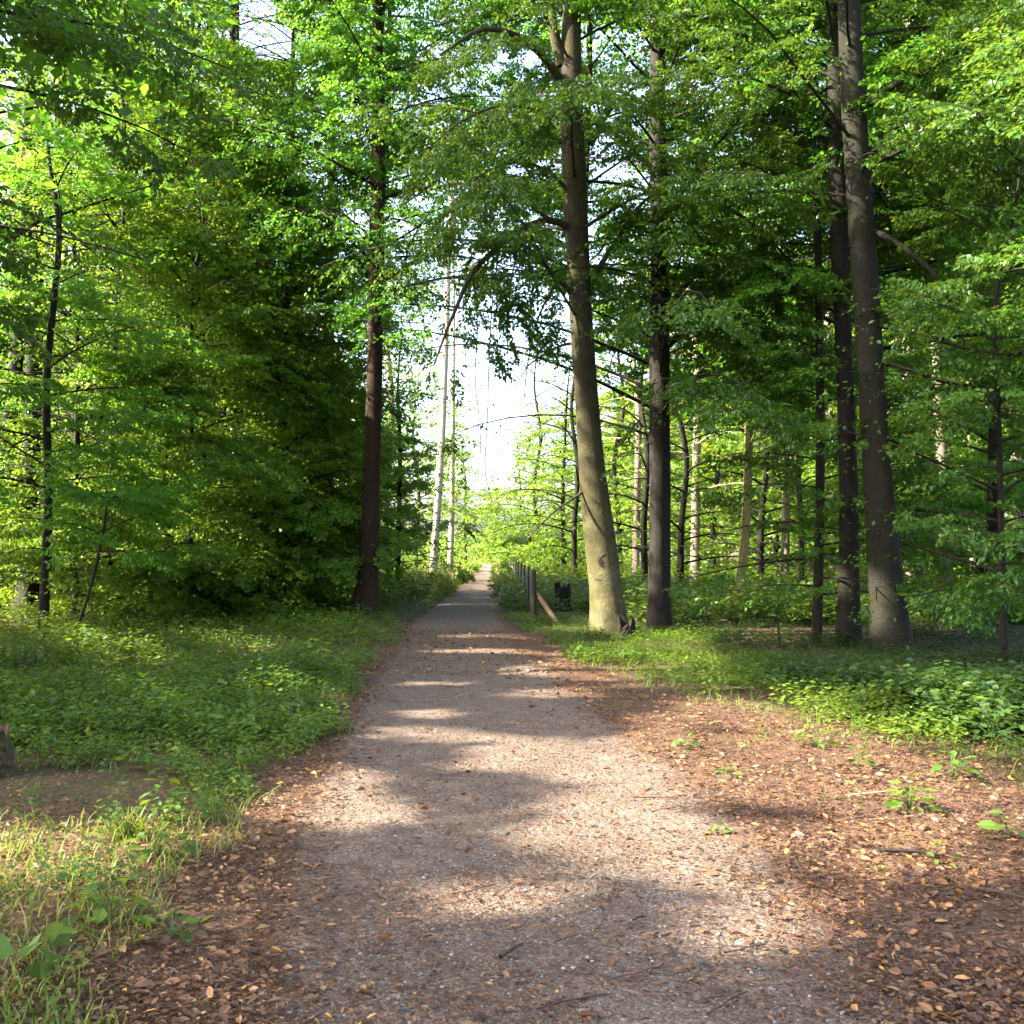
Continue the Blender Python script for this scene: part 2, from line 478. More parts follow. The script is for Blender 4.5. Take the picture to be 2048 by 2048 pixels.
for a in [(1150, 1010, 44, 3.0), (1290, 1010, 39, 2.6), (1360, 1000, 37, 2.6), (1520, 1000, 38, 2.6), (1600, 1000, 34, 2.2), (1830, 980, 36, 2.6), (1960, 980, 35, 2.4), (1400, 1000, 44, 3), (1550, 880, 46, 3), (1700, 850, 44, 3),
          (1300, 880, 39, 2.2), (1400, 860, 40, 2.5), (1240, 900, 58, 4), (1425, 880, 52, 4), (1940, 760, 40, 3), (1780, 760, 38, 2.5), (1640, 700, 40, 2.5), (1480, 600, 44, 2.5),
          (300, 1010, 24, 1.4), (400, 1090, 24.5, 1.2), (220, 1080, 23.5, 1.0), (520, 1110, 26, 1.3), (450, 950, 26, 1.6), (330, 900, 26, 1.5), (600, 1060, 26, 1.2), (200, 760, 23, 1.2), (150, 980, 22.5, 0.8), (1500, 600, 23.5, 1.6), (1420, 720, 23.5, 1.5), (1560, 800, 23, 1.4), (1450, 450, 23.5, 1.6), (1600, 560, 22, 1.5), (1380, 860, 23, 1.2), (560, 1090, 28.5, 1.4), (620, 1000, 28, 1.4), (480, 1000, 27, 1.5), (430, 1120, 25, 1.2), (560, 940, 28, 1.4), (660, 1080, 29, 1.2)]:
    lit(*a)
LIT_WALL = [(P(*a), 3.6) for a in [(300, 700, 26), (450, 500, 27), (420, 900, 26), (560, 880, 27), (250, 320, 27), (130, 520, 24), (520, 1060, 26), (200, 900, 24), (400, 200, 29), (620, 620, 32)]]
LIT_PX = np.array(LIT_PX, float)


CLEAR = [  # (distance, share of leaves missing, half width px, [(y, x) along the trunk])
    (16.6, 0.97, 40, [(-50, 1690), (0, 1698), (200, 1707), (560, 1730), (900, 1752), (1080, 1765), (1300, 1785)]),
    (17.9, 0.93, 26, [(-50, 1672), (200, 1672), (560, 1682), (950, 1696), (1300, 1697)]),
    (19.4, 0.90, 36, [(330, 1148), (560, 1158), (760, 1170), (930, 1183), (1080, 1200), (1280, 1222)]),
    (20.5, 0.75, 24, [(500, 1319), (800, 1320), (1280, 1318)]),
    (24.9, 0.97, 28, [(850, 747), (1060, 740), (1180, 733), (1240, 728)]),
    (24.9, 0.80, 24, [(640, 751), (850, 747)]),
    (47.5, 0.90, 16, [(720, 890), (1000, 876), (1160, 864)]),
    (53.5, 0.80, 12, [(900, 905), (1160, 899)]),
    (33.8, 0.70, 20, [(640, 1870), (950, 1888)]),
    (23.8, 0.80, 16, [(1000, 1493), (1240, 1468)]),
    (26.8, 0.80, 30, [(860, 64), (1060, 60)]),
    (26.8, 0.85, 30, [(1130, 58), (1240, 55)]),
    (300.0, 0.93, 34, [(600, 1020), (760, 1000), (860, 985), (975, 985)]),
    (300.0, 0.55, 70, [(520, 1030), (760, 1005), (900, 985)]),
    (300.0, 0.5, 115, [(80, 900), (420, 925), (700, 975)]),
    (300.0, 0.60, 60, [(60, 1230), (300, 1240), (560, 1230)]),
    (300.0, 0.60, 60, [(60, 1440), (300, 1480), (520, 1560)]),
    (300.0, 0.97, 55, [(-60, 500), (60, 515), (120, 560)]),
]


def keep_mask(p, r):
    """which leaves stay: those that would shade one of the gaps are mostly missing from the canopy"""
    n = len(p)
    keep = np.ones(n, bool)
    g = p - S * (p[:, 2:3] / S[2])
    px, py, dep = pix(g)
    ok = (dep > 1.5) & (p[:, 2] > 0.7)
    vx, vy, vd = pix(p)
    aside = (vx < -80) | (vd < 1) | (vy < -150)
    wall = (p[:, 0] < -1.5) & ~aside
    wob = 0.35 * np.sin(g[:, 0] * 3.1 + 1.3 * np.sin(g[:, 1] * 2.3)) + 0.3 * np.sin(g[:, 1] * 4.3 + g[:, 0] * 1.7)
    for x, y, a, b in LIT_PX:
        if y > 1400:
            a, b = a * 1.10, b * 1.12
        q = ((px - x) / a) ** 2 + ((py - y) / b) ** 2
        keep &= ~(ok & (q < 1.0 + wob) & (r.random(n) < (0.995 if y > 1300 else np.where(wall, 0.55, 0.995))))
    for c, rad in LIT_PT:
        v = p - c
        al = v @ S
        pe = np.linalg.norm(v - al[:, None] * S, axis=1)
        keep &= ~((al > np.where(rad < 1, 0.4 * rad, rad)) & (pe < rad) & (r.random(n) < (0.985 if rad < 0.9 else np.where(aside, 0.985, np.where(p[:, 0] > -1.5, 0.93 if c[0] > 0 else 0.6, 0.5)))))
    for c, rad in LIT_WALL:
        v = p - c
        al = v @ S
        pe = np.linalg.norm(v - al[:, None] * S, axis=1)
        keep &= ~((al > rad * 0.6) & (pe < rad) & (r.random(n) < np.where(aside, 0.95, 0.15)))
    for dd, pr, hw, ln in CLEAR:
        ln = np.array(ln, float)
        hw = hw * (1 + 0.35 * np.sin(vy / 23.0 + dd) + 0.25 * np.sin(vy / 9.0))
        inside = (vd > (21.5 if dd == 300.0 else 0.5)) & (vd < dd) & (vy > ln[0, 0]) & (vy < ln[-1, 0]) & (np.abs(vx - np.interp(vy, ln[:, 0], ln[:, 1])) < hw * r.uniform(0.75, 1.25, n))
        keep &= ~(inside & (r.random(n) < pr))
    far = ok & (g[:, 1] > 40) & (g[:, 0] > -9) & (g[:, 0] < 14)
    keep &= ~(far & (r.random(n) < 0.65))
    return keep


# ------------------------------------------------------------------ trees
def spray_template(r, n_leaf):
    """a flat beech spray along +x, 1 long: leaf positions, directions, rolls, sizes"""
    pos, fwd = [], []
    side = 1
    m = n_leaf
    for i in range(m):
        if i < m * 0.45:
            t = (i + 0.5) / (m * 0.45)
            p = np.array([0.15 + 0.8 * t, 0.02 * side, -0.10 * t * t])
            ang = side * r.uniform(0.5, 1.1)
        else:
            t = r.uniform(0.1, 0.85)
            L = 0.5 * (1 - 0.6 * t) * r.uniform(0.25, 1.0)
            a0 = side * r.uniform(0.6, 0.95)
            p = np.array([t + L * math.cos(a0), L * math.sin(a0), -0.10 * t * t - 0.12 * L])
            ang = a0 + r.uniform(-0.8, 0.8)
        side = -side
        pos.append(p + r.normal(size=3) * [0.02, 0.02, 0.035])
        fwd.append([math.cos(ang), math.sin(ang), -0.35 + r.normal() * 0.25])
    return np.array(pos), np.array(fwd), r.normal(size=m) * 0.55, r.uniform(0.7, 1.2, m)


TPL = [spray_template(rng, 54) for _ in range(8)]
LEAF_SCALE = 1.06
NLEAF = []


class Crown:
    """twigs carrying leaf sprays: collects (pos, dir, scale) and builds the leaf mesh"""

    def __init__(self):
        self.s = []

    def add(self, p, d, s):
        self.s.append((p, d, s))


def grow_limb(cr, wd, r, pts, r0, sub_len=1.0, spray=0.62, dens=1.0, hang=0.0, k=6, s0=0.22):
    """a limb along pts with alternate side twigs and sprays"""
    pts = np.asarray(pts, float)
    n = len(pts)
    seg = np.linalg.norm(np.diff(pts, axis=0), axis=1)
    L = seg.sum()
    cum = np.concatenate([[0], np.cumsum(seg)]) / L
    wd.tube(pts, r0 * (1 - 0.85 * np.linspace(0, 1, n)) + 0.004, k)

    def at(s):
        q = np.array([np.interp(s, cum, pts[:, i]) for i in range(3)])
        q2 = np.array([np.interp(min(s + 0.04, 1), cum, pts[:, i]) for i in range(3)])
        q1 = np.array([np.interp(max(s - 0.04, 0), cum, pts[:, i]) for i in range(3)])
        d = q2 - q1
        return q, d / (np.linalg.norm(d) + 1e-9)

    ns = max(3, int(L * 2.7 * dens))
    side = 1
    for i in range(ns):
        s = s0 + (1 - s0) * (i + r.random()) / ns
        q, d = at(s)
        h = np.array([-d[1], d[0], 0])
        h /= np.linalg.norm(h) + 1e-9
        a = r.uniform(0.6, 1.15)
        dd = d * math.cos(a) + h * side * math.sin(a)
        dd[2] += r.normal() * 0.16 - 0.05
        side = -side
        l2 = sub_len * (0.35 + 0.9 * (1 - s) * min(L, 5) / 3.0) * r.uniform(0.6, 1.25)
        m = 5
        t = np.linspace(0, 1, m)[:, None]
        sub = q + dd * l2 * t
        sub[:, 2] -= (0.10 + hang) * l2 * (t[:, 0] ** 2) * r.uniform(0.3, 1.6)
        sub[1:] += r.normal(size=(m - 1, 3)) * 0.025 * l2
        wd.tube(sub, (0.003 + 0.004 * l2) * (1 - 0.8 * t[:, 0]), 3)
        nsp = max(1, int(l2 / 0.25 * dens + 0.5))
        sd2 = 1
        for j in range(nsp):
            u = (j + 0.6) / nsp
            pp = np.array([np.interp(u, t[:, 0], sub[:, i2]) for i2 in range(3)])
            ds = sub[-1] - sub[0]
            ds = ds / (np.linalg.norm(ds) + 1e-9)
            hh = np.array([-ds[1], ds[0], 0])
            b = r.uniform(0.3, 0.9) * sd2
            sd2 = -sd2
            dv = ds * math.cos(b) + hh * math.sin(b)
            dv[2] -= 0.12 + hang * 0.8 + r.normal() * 0.12
            cr.add(pp, dv, spray * r.uniform(0.75, 1.25))
        cr.add(sub[-1], sub[-1] - sub[-2], spray * r.uniform(0.7, 1.1))
    q, d = at(1.0)
    cr.add(q, d, spray)


def limb_path(r, p0, az, L, e0, droop, n=8, wob=0.18):
    e = e0 - droop * np.linspace(0, 1, n) ** 1.2
    a = az + np.cumsum(r.normal(size=n)) * wob * 0.5
    st = np.stack([np.cos(a) * np.cos(e), np.sin(a) * np.cos(e), np.sin(e)], 1) * (L / (n - 1))
    return p0 + np.vstack([np.zeros(3), np.cumsum(st, 0)[:-1]])


def crown_mesh(cr, name, material, r, leaf=0.075, simple=False, cull=True, yellow=0.0, lod=True, base=np.zeros(3), n_use=54):
    pos = np.array([s[0] for s in cr.s])
    dr = np.array([s[1] for s in cr.s])
    sc = np.array([s[2] for s in cr.s])
    n = len(pos)
    big = np.ones(n)
    if lod:
        px, py, dep = pix(pos + base)
        off = (px < -140) | (px > 2190) | (py < -170) | (dep < 1)
        keep = ~off | (r.random(n) < 0.24)
        big = np.where(off, 1.75, 1.0)
        pos, dr, sc, big = pos[keep], dr[keep], sc[keep], big[keep]
        n = len(pos)
    A = frames(dr, r.normal(size=n) * 0.38, r)
    which = r.integers(0, len(TPL), n)
    PP, FF, RR, SS = [], [], [], []
    for w, (tp, tf, tr, ts) in enumerate(TPL):
        i = np.where(which == w)[0]
        if not len(i):
            continue
        sel = np.arange(len(tp))[:n_use]
        p = np.einsum('ka,nab->nkb', tp[sel], A[i]) * sc[i][:, None, None] + pos[i][:, None, :]
        f = np.einsum('ka,nab->nkb', tf[sel], A[i])
        PP.append(p.reshape(-1, 3))
        FF.append(f.reshape(-1, 3))
        RR.append(np.tile(tr[sel], len(i)))
        SS.append((ts[sel][None, :] * big[i][:, None]).ravel())
    PP, FF, RR, SS = np.vstack(PP), np.vstack(FF), np.concatenate(RR), np.concatenate(SS)
    FF += r.normal(size=FF.shape) * 0.22
    RR = RR + r.normal(size=len(RR)) * 0.3
    if cull:
        k = keep_mask(PP + base, r)
        PP, FF, RR, SS = PP[k], FF[k], RR[k], SS[k]
    NLEAF.append(len(PP))
    V, F, q = leaves(PP, FF, RR, leaf * LEAF_SCALE * SS, simple, r)
    rv = np.clip(r.normal(0.45, 0.2, len(PP)), 0, 1)
    rv = np.where(r.random(len(PP)) < yellow, r.uniform(0.85, 1, len(PP)), rv)
    return make_mesh(name, V, F, [material], np.repeat(rv, q))


def trunk_tube(wd, pts, rad, r, k=20, n=40, flare=0.0, cap=False):
    p = spline(np.column_stack([np.asarray(pts), np.asarray(rad)]), n)
    c, rr = p[:, :3], p[:, 3]
    h = c[:, 2] - c[0, 2]
    th = np.linspace(0, 2 * np.pi, k, endpoint=False)
    ph = r.uniform(0, 6.28, 4)
    b = 1 + 0.035 * np.sin(2 * th[None] + 0.7 * h[:, None] + ph[0]) + 0.025 * np.sin(3 * th[None] - 0.9 * h[:, None] + ph[1]) + 0.012 * np.sin(5 * th[None] + 2.1 * h[:, None] + ph[2])
    b = b + flare * np.exp(-np.maximum(h, 0) / 0.32)[:, None] * (0.65 + 0.45 * np.cos(4 * th + ph[3])[None])
    wd.tube(c, rr, k, b, cap)
    return c, rr


def new_tree(name, base, label, cat='tree', group=None):
    o = bpy.data.objects.new(name, None)
    o.empty_display_size = 0.3
    COL.objects.link(o)
    o.location = base
    return tag(o, label, cat, group)


def build_tree(seed, name, label, d, trunk_px, H, bark, leafm, z0, nb, Lmax, e0=0.45, droop=0.8, leaf=0.075, spray=0.62, flare=0.5, group=None,
               hang=0.0, simple=False, limbs=(), az_bias=None, sub=1.0, dens=1.0, yellow=0.01, n_ring=44, z_top=1.0, n_use=54, cull=True, hug=0):
    """trunk_px: (px, py, width px) from the foot up, at distance d; then the trunk tapers to height H"""
    r = np.random.default_rng(seed)
    pts, rad = [], []
    for i, (x, y, w) in enumerate(trunk_px):
        p = P(x, y, d)
        if i == 0:
            p[2] = -0.15
        pts.append(p)
        rad.append(w / FPX * d / 2)
    p = pts[-1].copy()
    if p[2] < H - 1.5:
        dv = (pts[-1] - pts[-2]) / max(pts[-1][2] - pts[-2][2], 0.3)
        dv[:2] *= 0.5
        for t in (0.5, 1.0):
            pts.append(p + np.array([dv[0], dv[1], 1.0]) * (H - p[2]) * t + np.array([r.normal() * 0.3, r.normal() * 0.3, 0]))
            rad.append(rad[len(trunk_px) - 1] * (1 - 0.8 * t))
    base = np.array([pts[0][0], pts[0][1], 0.0])
    root = new_tree(name, base, label, group=group)
    loc = [q - base for q in pts]
    wd, cr = Wood(), Crown()
    c, rr = trunk_tube(wd, loc, rad, r, n=n_ring, flare=flare)
    zs = c[:, 2]
    gold = r.uniform(0, 6.28)
    for i in range(nb):
        u = (i + r.random()) / nb
        z = z0 + (H * z_top - z0) * u ** 1.15
        q = np.array([np.interp(z, zs, c[:, j]) for j in range(3)])
        tr = np.interp(z, zs, rr)
        gold += 2.4 + r.normal() * 0.3
        az = gold
        if az_bias is not None and r.random() < az_bias[1]:
            az = az_bias[0] + r.normal() * 0.7
        L = Lmax * (1.0 - 0.75 * u ** 1.4) * r.uniform(0.65, 1.1)
        path = limb_path(r, q, az, L, e0 + 0.35 * u + r.normal() * 0.12, droop * r.uniform(0.6, 1.25))
        grow_limb(cr, wd, r, path, min(0.5 * tr, 0.006 + 0.0048 * L), sub, spray, dens, hang)
    for i in range(hug):
        z = z0 - 0.3 + (min(H, 15) - z0) * (i + r.random()) / hug
        q = np.array([np.interp(z, zs, c[:, j]) for j in range(3)])
        az = -1.57 + r.normal() * 0.9
        grow_limb(cr, wd, r, limb_path(r, q, az, r.uniform(0.6, 1.5), 0.3, 0.9, 5), 0.010, 0.45, spray * 0.8, 0.9, 0.3)
    for L_ in limbs:
        lp = [P(x, y, dd) - base for x, y, dd in L_['p']]
        path = spline(lp, 12)
        grow_limb(cr, wd, r, path, L_.get('r', 0.05), L_.get('sub', 1.0), spray, L_.get('dens', 1.0), L_.get('hang', 0.1), 8, L_.get('s0', 0.3))
    link('trunk', wd.mesh('trunk', [bark]), root)
    link('crown', crown_mesh(cr, 'crown', leafm, r, leaf, simple, cull, yellow, True, base, n_use), root)
    return root


# ------------------------------------------------------------------ ground and path
gv = []
LEFT_EDGE = [(60, 2300), (150, 2048), (270, 1930), (370, 1830), (430, 1700), (500, 1610), (600, 1520), (660, 1450), (715, 1380), (755, 1320), (800, 1262), (850, 1225), (895, 1195), (925, 1165), (952, 1140), (962, 1131), (972, 1122)]
RIGHT_EDGE = [(3300, 2300), (2900, 2048), (2500, 1800), (2150, 1585), (1950, 1535), (1700, 1472), (1450, 1415), (1280, 1372), (1190, 1345), (1130, 1318), (1110, 1282), (1040, 1264), (1012, 1240), (996, 1200), (990, 1165), (992, 1140), (988, 1131), (985, 1122)]


def edge(tab):
    g = np.array([G(x, y)[:2] for x, y in tab])
    o = np.argsort(g[:, 1])
    return g[o, 1], g[o, 0]


LE, RE = edge(LEFT_EDGE), edge(RIGHT_EDGE)
GR = edge([(3000, 2300), (1900, 2048), (1700, 1850), (1560, 1700), (1400, 1580), (1270, 1480), (1170, 1400), (1090, 1330), (1040, 1280), (1010, 1240), (996, 1200), (990, 1165), (992, 1140), (985, 1122)])
GL = edge([(330, 2300), (480, 2048), (540, 1900), (560, 1760), (590, 1640), (650, 1540), (690, 1460), (735, 1385), (775, 1320), (812, 1262), (850, 1225), (895, 1195), (925, 1165), (952, 1140), (972, 1122)])


def wobble(y, k=0.0):
    return 0.10 * np.sin(y * 2.1 + k) + 0.07 * np.sin(y * 5.3 + 2 * k) + 0.05 * np.sin(y * 0.7 + k)


def x_left(y):
    return np.interp(y, *LE) + wobble(y, 1)


def x_right(y):
    return np.interp(y, *RE) + wobble(y, 4)


XS = [-260, -60, -20, 0, 20, 60, 260]
YS = [-120, -20, 0, 20, 60, 140, 420]
gv = np.array([[x, y, 0.0] for y in YS for x in XS])
gf = np.array([[j * 7 + i, j * 7 + i + 1, j * 7 + 8 + i, j * 7 + 7 + i] for j in range(6) for i in range(6)])
tag(link('ground', make_mesh('ground', gv, gf, ['soil'])), None, None, None, 'structure')
# the path: a fine sheet just above the soil, its gravel fading into leaf litter at the sides
ys = np.concatenate([np.arange(-4, 3, 0.5), np.arange(3, 14, 0.05), np.arange(14, 30, 0.2), np.arange(30, 140, 1.5)])
u = np.linspace(0, 1, 71)
xl, xr = x_left(ys) - 0.15, x_right(ys) + 0.1
xl, xr = np.maximum(xl, -4.5), np.minimum(xr, 6.0)
X = xl[:, None] * (1 - u) + xr[:, None] * u
Y = np.tile(ys[:, None], (1, 71))
hump = 0.010 + 0.012 * np.sin(np.pi * u)[None] + 0.008 * np.sin(X * 3.1 + Y * 1.7) * np.sin(Y * 2.3 - X) + 0.004 * np.sin(X * 9 + Y * 7.7)
Z = np.maximum(hump, 0.005)
wl, wr = np.interp(ys, *GL)[:, None], np.interp(ys, *GR)[:, None]
soft = np.clip(0.25 + 0.0 * Y, 0, 1) + 0.10 * np.clip(8 - Y, 0, 6) / 6
gr = np.clip((X - wl) / soft + 0.35, 0, 1) * np.clip((wr - X) / (soft * 2.2) + 0.35, 0, 1)
gr = gr * np.where(Y < 21, 1 - 0.45 * np.clip((Y - 15) / 3, 0, 1), 1.0)
nI, nJ = X.shape
pf = (np.arange(nI - 1)[:, None] * nJ + np.arange(nJ - 1)[None]).ravel()
pf = np.stack([pf, pf + 1, pf + nJ + 1, pf + nJ], 1)
pm = make_mesh('path', np.stack([X, Y, Z], -1).reshape(-1, 3), pf, ['path'], smooth=True)
ga = pm.attributes.new('gravel', 'FLOAT', 'POINT')
ga.data.foreach_set('value', np.ascontiguousarray(gr.ravel(), np.float32))
tag(link('path', pm), None, None, None, 'structure')


# ------------------------------------------------------------------ scatter on the ground
def sample_ground(n, y0, y1, r, pw=1.0, xlim=None):
    """random ground points in the wedge the photograph sees, denser near the viewer"""
    t = r.random(n)
    y = (y0 ** (1 - pw) + t * (y1 ** (1 - pw) - y0 ** (1 - pw))) ** (1 / (1 - pw)) if pw != 1.0 else y0 * (y1 / y0) ** t
    w = 0.52 * y + 0.7
    x = r.uniform(-1, 1, n) * w
    return x, y


def nz(x, y, s, k=0.0):
    return (np.sin(x * s + 1.7 * np.sin(y * s * 0.8 + k) + k) + np.sin(y * s * 1.3 - 1.1 * np.sin(x * s * 0.9) + 2 * k)) * 0.5


def litter():
    r = np.random.default_rng(5)
    n = 330000
    x, y = sample_ground(n, 2.6, 30, r, 1.35)
    xl, xr = x_left(y), x_right(y)
    gl, grr = np.interp(y, *GL), np.interp(y, *GR)
    on = (x > gl + 0.1) & (x < grr - 0.1)
    near_edge = np.exp(-np.minimum(np.abs(x - gl), np.abs(x - grr)) / 0.25)
    dens = np.where(on, 0.10 + 0.45 * near_edge, 0.9)
    dens = np.where((y > 13.5) & (y < 21) & (x > xl) & (x < xr), 0.75, dens)
    dens = np.where(x < xl, np.where(y < 7, 0.55, 0.15), dens)
    dens = np.where(x > xr, np.where(y < 10, 0.55, 0.2), dens) * (0.75 + 0.35 * nz(x, y, 2.4, 1))
    dens = np.where(y > 22, dens * 0.1, dens) * np.clip(0.34 + 0.05 * (y - 3), 0.34, 0.9)
    k = r.random(n) < dens
    x, y = x[k], y[k]
    n = len(x)
    size = np.clip(r.lognormal(math.log(0.0225), 0.50, n), 0.009, 0.058) * (1 + 0.02 * y)
    a = r.uniform(0, 6.28, n)
    fwd = np.stack([np.cos(a), np.sin(a), r.normal(size=n) * 0.22], 1)
    z = 0.028 + 0.018 * r.random(n)
    V, F, q = leaves(np.stack([x, y, z], 1), fwd, r.normal(size=n) * 0.55, size, False, r, 0.85)
    rv = np.clip(r.beta(1.5, 2.5, n) * np.clip(0.6 + size * 9, 0, 1), 0, 0.93)
    rv = np.where(r.random(n) < 0.03, r.uniform(0.93, 1, n), rv)
    o = link('fallen_leaves', make_mesh('fallen_leaves', V, F, ['litter'], np.repeat(rv, q)))
    tag(o, 'brown and orange fallen leaves lying over the path and its sides', 'leaf litter', None, 'stuff')
    # crumbs: bits of stalk, husk and broken leaf trodden into the gravel
    n = 260000
    x, y = sample_ground(n, 2.6, 22, r, 1.6)
    inn = (x > np.interp(y, *GL) + 0.25) & (x < np.interp(y, *GR) - 0.35)
    k = (x > x_left(y) - 0.5) & (x < x_right(y) + 0.5) & (r.random(n) < (0.65 + 0.35 * nz(x, y, 3.3, 2)) * np.where(inn, 0.5 + 0.3 * nz(x, y, 1.3, 6), 1.0))
    x, y = x[k], y[k]
    n = len(x)
    a = r.uniform(0, 6.28, n)
    fwd = np.stack([np.cos(a), np.sin(a), r.normal(size=n) * 0.12], 1)
    V, F, q = leaves(np.stack([x, y, 0.026 + 0.006 * r.random(n)], 1), fwd, r.normal(size=n) * 0.5, r.uniform(0.010, 0.034, n), True, r, 0.5)
    o = link('leaf_crumbs', make_mesh('leaf_crumbs', V, F, ['litter'], np.repeat(r.beta(1.2, 3.2, n) * 0.8, q)))
    tag(o, 'dark crumbs of broken leaf and husk trodden into the gravel', 'leaf litter', None, 'stuff')
    # thin twigs lying about
    wd = Wood()
    x, y = sample_ground(200, 2.8, 14, r, 1.4)
    for xx, yy in zip(x, y):
        if xx < x_left(yy) - 0.6 or xx > x_right(yy) + 0.8:
            continue
        L = r.uniform(0.06, 0.32)
        a = r.uniform(0, 6.28)
        t = np.linspace(-0.5, 0.5, 4)
        pts = np.stack([xx + math.cos(a) * L * t, yy + math.sin(a) * L * t, 0.034 + 0.006 * r.random(4)], 1)
        pts[:, :2] += r.normal(size=(4, 2)) * 0.04 * L
        wd.tube(pts, np.full(4, r.uniform(0.0015, 0.004)), 5)
    tag(link('twig_litter', wd.mesh('twig_litter', ['wood_dark'])), 'thin dark twigs strewn among the fallen leaves', 'twigs', None, 'stuff')
    # loose stones of the gravel
    n = 15000
    x, y = sample_ground(n, 2.6, 14, r, 1.8)
    k = (x > np.interp(y, *GL) - 0.1) & (x < np.interp(y, *GR) + 0.2)
    x, y = x[k], y[k]
    n = len(x)
    o8 = np.array([[1, 0, 0], [0, 1, 0], [-1, 0, 0], [0, -1, 0], [0.6, 0.5, 0.7], [-0.5, 0.6, 0.7], [-0.6, -0.5, 0.7], [0.5, -0.6, 0.7]]) * [1, 0.75, 0.7]
    f8 = np.array([[0, 1, 5, 4], [1, 2, 6, 5], [2, 3, 7, 6], [3, 0, 4, 7], [4, 5, 6, 7]])
    a = r.uniform(0, 6.28, n)
    s = np.clip(r.lognormal(math.log(0.0045), 0.45, n), 0.002, 0.016)
    c, si = np.cos(a), np.sin(a)
    vx = o8[None, :, 0] * c[:, None] - o8[None, :, 1] * si[:, None]
    vy = o8[None, :, 0] * si[:, None] + o8[None, :, 1] * c[:, None]
    V = np.stack([x[:, None] + vx * s[:, None], y[:, None] + vy * s[:, None], 0.024 + o8[None, :, 2] * s[:, None]], -1).reshape(-1, 3)
    F = (f8[None] + (np.arange(n) * 8)[:, None, None]).reshape(-1, 4)
    m2, nt2, out2 = mat('gravel_stone')
    at = N(nt2, 'ShaderNodeAttribute', attribute_name='rnd')
    pb2 = N(nt2, 'ShaderNodeBsdfPrincipled')
    pb2.inputs['Roughness'].default_value = 0.8
    nt2.links.new(ramp(nt2, at.outputs['Fac'], [(0, (0.10, 0.085, 0.07)), (0.7, (0.20, 0.175, 0.15)), (1, (0.36, 0.33, 0.29))]), pb2.inputs['Base Color'])
    nt2.links.new(pb2.outputs[0], out2.inputs[0])
    M['stone'] = m2
    o = link('gravel', make_mesh('gravel', V, F, ['stone'], np.repeat(r.random(n), 5)))
    tag(o, 'loose pale gravel stones on the trodden path', 'gravel', None, 'stuff')


def herb_template(r, h, nl, ls, spread):
    """a small leafy plant: leaf positions, directions and sizes around a stem of height h"""
    pos, fwd, siz = [], [], []
    for i in range(nl):
        u = (i + r.random()) / nl
        a = i * 2.4 + r.normal() * 0.5
        rad = spread * (1 - 0.55 * u) * r.uniform(0.35, 1.0)
        z = h * (0.25 + 0.75 * u) * r.uniform(0.8, 1.05)
        pos.append([math.cos(a) * rad * 0.45, math.sin(a) * rad * 0.45, z])
        fwd.append([math.cos(a), math.sin(a), r.normal() * 0.25 - 0.12])
        siz.append(ls * (1.15 - 0.5 * u) * r.uniform(0.7, 1.2))
    return np.array(pos), np.array(fwd), np.array(siz)


def scatter_plants(name, label, cat, xy, scale, tpls, material, r, width=1.0, rmean=0.45, stems=None):
    x, y = xy
    n = len(x)
    which = r.integers(0, len(tpls), n)
    rot = r.uniform(0, 6.28, n)
    PP, FF, SS, PR = [], [], [], []
    scale = scale * np.clip(0.95 + 0.35 * nz(x, y, 1.1, 3) + 0.25 * nz(x, y, 3.7, 1), 0.45, 1.5)
    prv = np.clip(r.normal(rmean, 0.18, n) + 0.28 * nz(x, y, 0.9, 5), 0, 1)
    for w, (tp, tf, ts) in enumerate(tpls):
        i = np.where(which == w)[0]
        if not len(i):
            continue
        c, s = np.cos(rot[i])[:, None], np.sin(rot[i])[:, None]
        sc = scale[i][:, None]
        p = np.stack([(tp[None, :, 0] * c - tp[None, :, 1] * s) * sc + x[i][:, None], (tp[None, :, 0] * s + tp[None, :, 1] * c) * sc + y[i][:, None], tp[None, :, 2] * sc], -1)
        f = np.stack([tf[None, :, 0] * c - tf[None, :, 1] * s, tf[None, :, 0] * s + tf[None, :, 1] * c, np.tile(tf[None, :, 2], (len(i), 1))], -1)
        PP.append(p.reshape(-1, 3))
        FF.append(f.reshape(-1, 3))
        SS.append((ts[None] * sc).ravel())
        PR.append(np.repeat(prv[i], len(tp)))
    PP, FF, SS, PR = np.vstack(PP), np.vstack(FF), np.concatenate(SS), np.concatenate(PR)
    FF += r.normal(size=FF.shape) * 0.15
    V, F, q = leaves(PP, FF, r.normal(size=len(PP)) * 0.35, SS, False, r, width)
    rv = np.clip(PR + r.normal(size=len(PP)) * 0.1, 0, 1)
    o = link(name, make_mesh(name, V, F, [material], np.repeat(rv, q)))
    return tag(o, label, cat, None, 'stuff')


def blades(x, y, h, r, lean=0.5, w=0.006):
    n = len(x)
    a = r.uniform(0, 6.28, n)
    dx, dy = np.cos(a), np.sin(a)
    b = h * lean * r.uniform(0.2, 1.3, n)
    ww = w * r.uniform(0.6, 1.3, n) * (1 + 0.05 * y)
    V = np.zeros((n, 6, 3))
    for j, (t, tw) in enumerate(((0, 1.0), (0.55, 0.8), (1.0, 0.08))):
        cx, cyy = x + dx * b * t ** 2, y + dy * b * t ** 2
        z = h * t * (1 - 0.25 * lean * t)
        V[:, 2 * j] = np.stack([cx - dy * ww * tw, cyy + dx * ww * tw, z], 1)
        V[:, 2 * j + 1] = np.stack([cx + dy * ww * tw, cyy - dx * ww * tw, z], 1)
    f = np.array([[0, 1, 3, 2], [2, 3, 5, 4]])
    F = (f[None] + (np.arange(n) * 6)[:, None, None]).reshape(-1, 4)
    return V.reshape(-1, 3), F


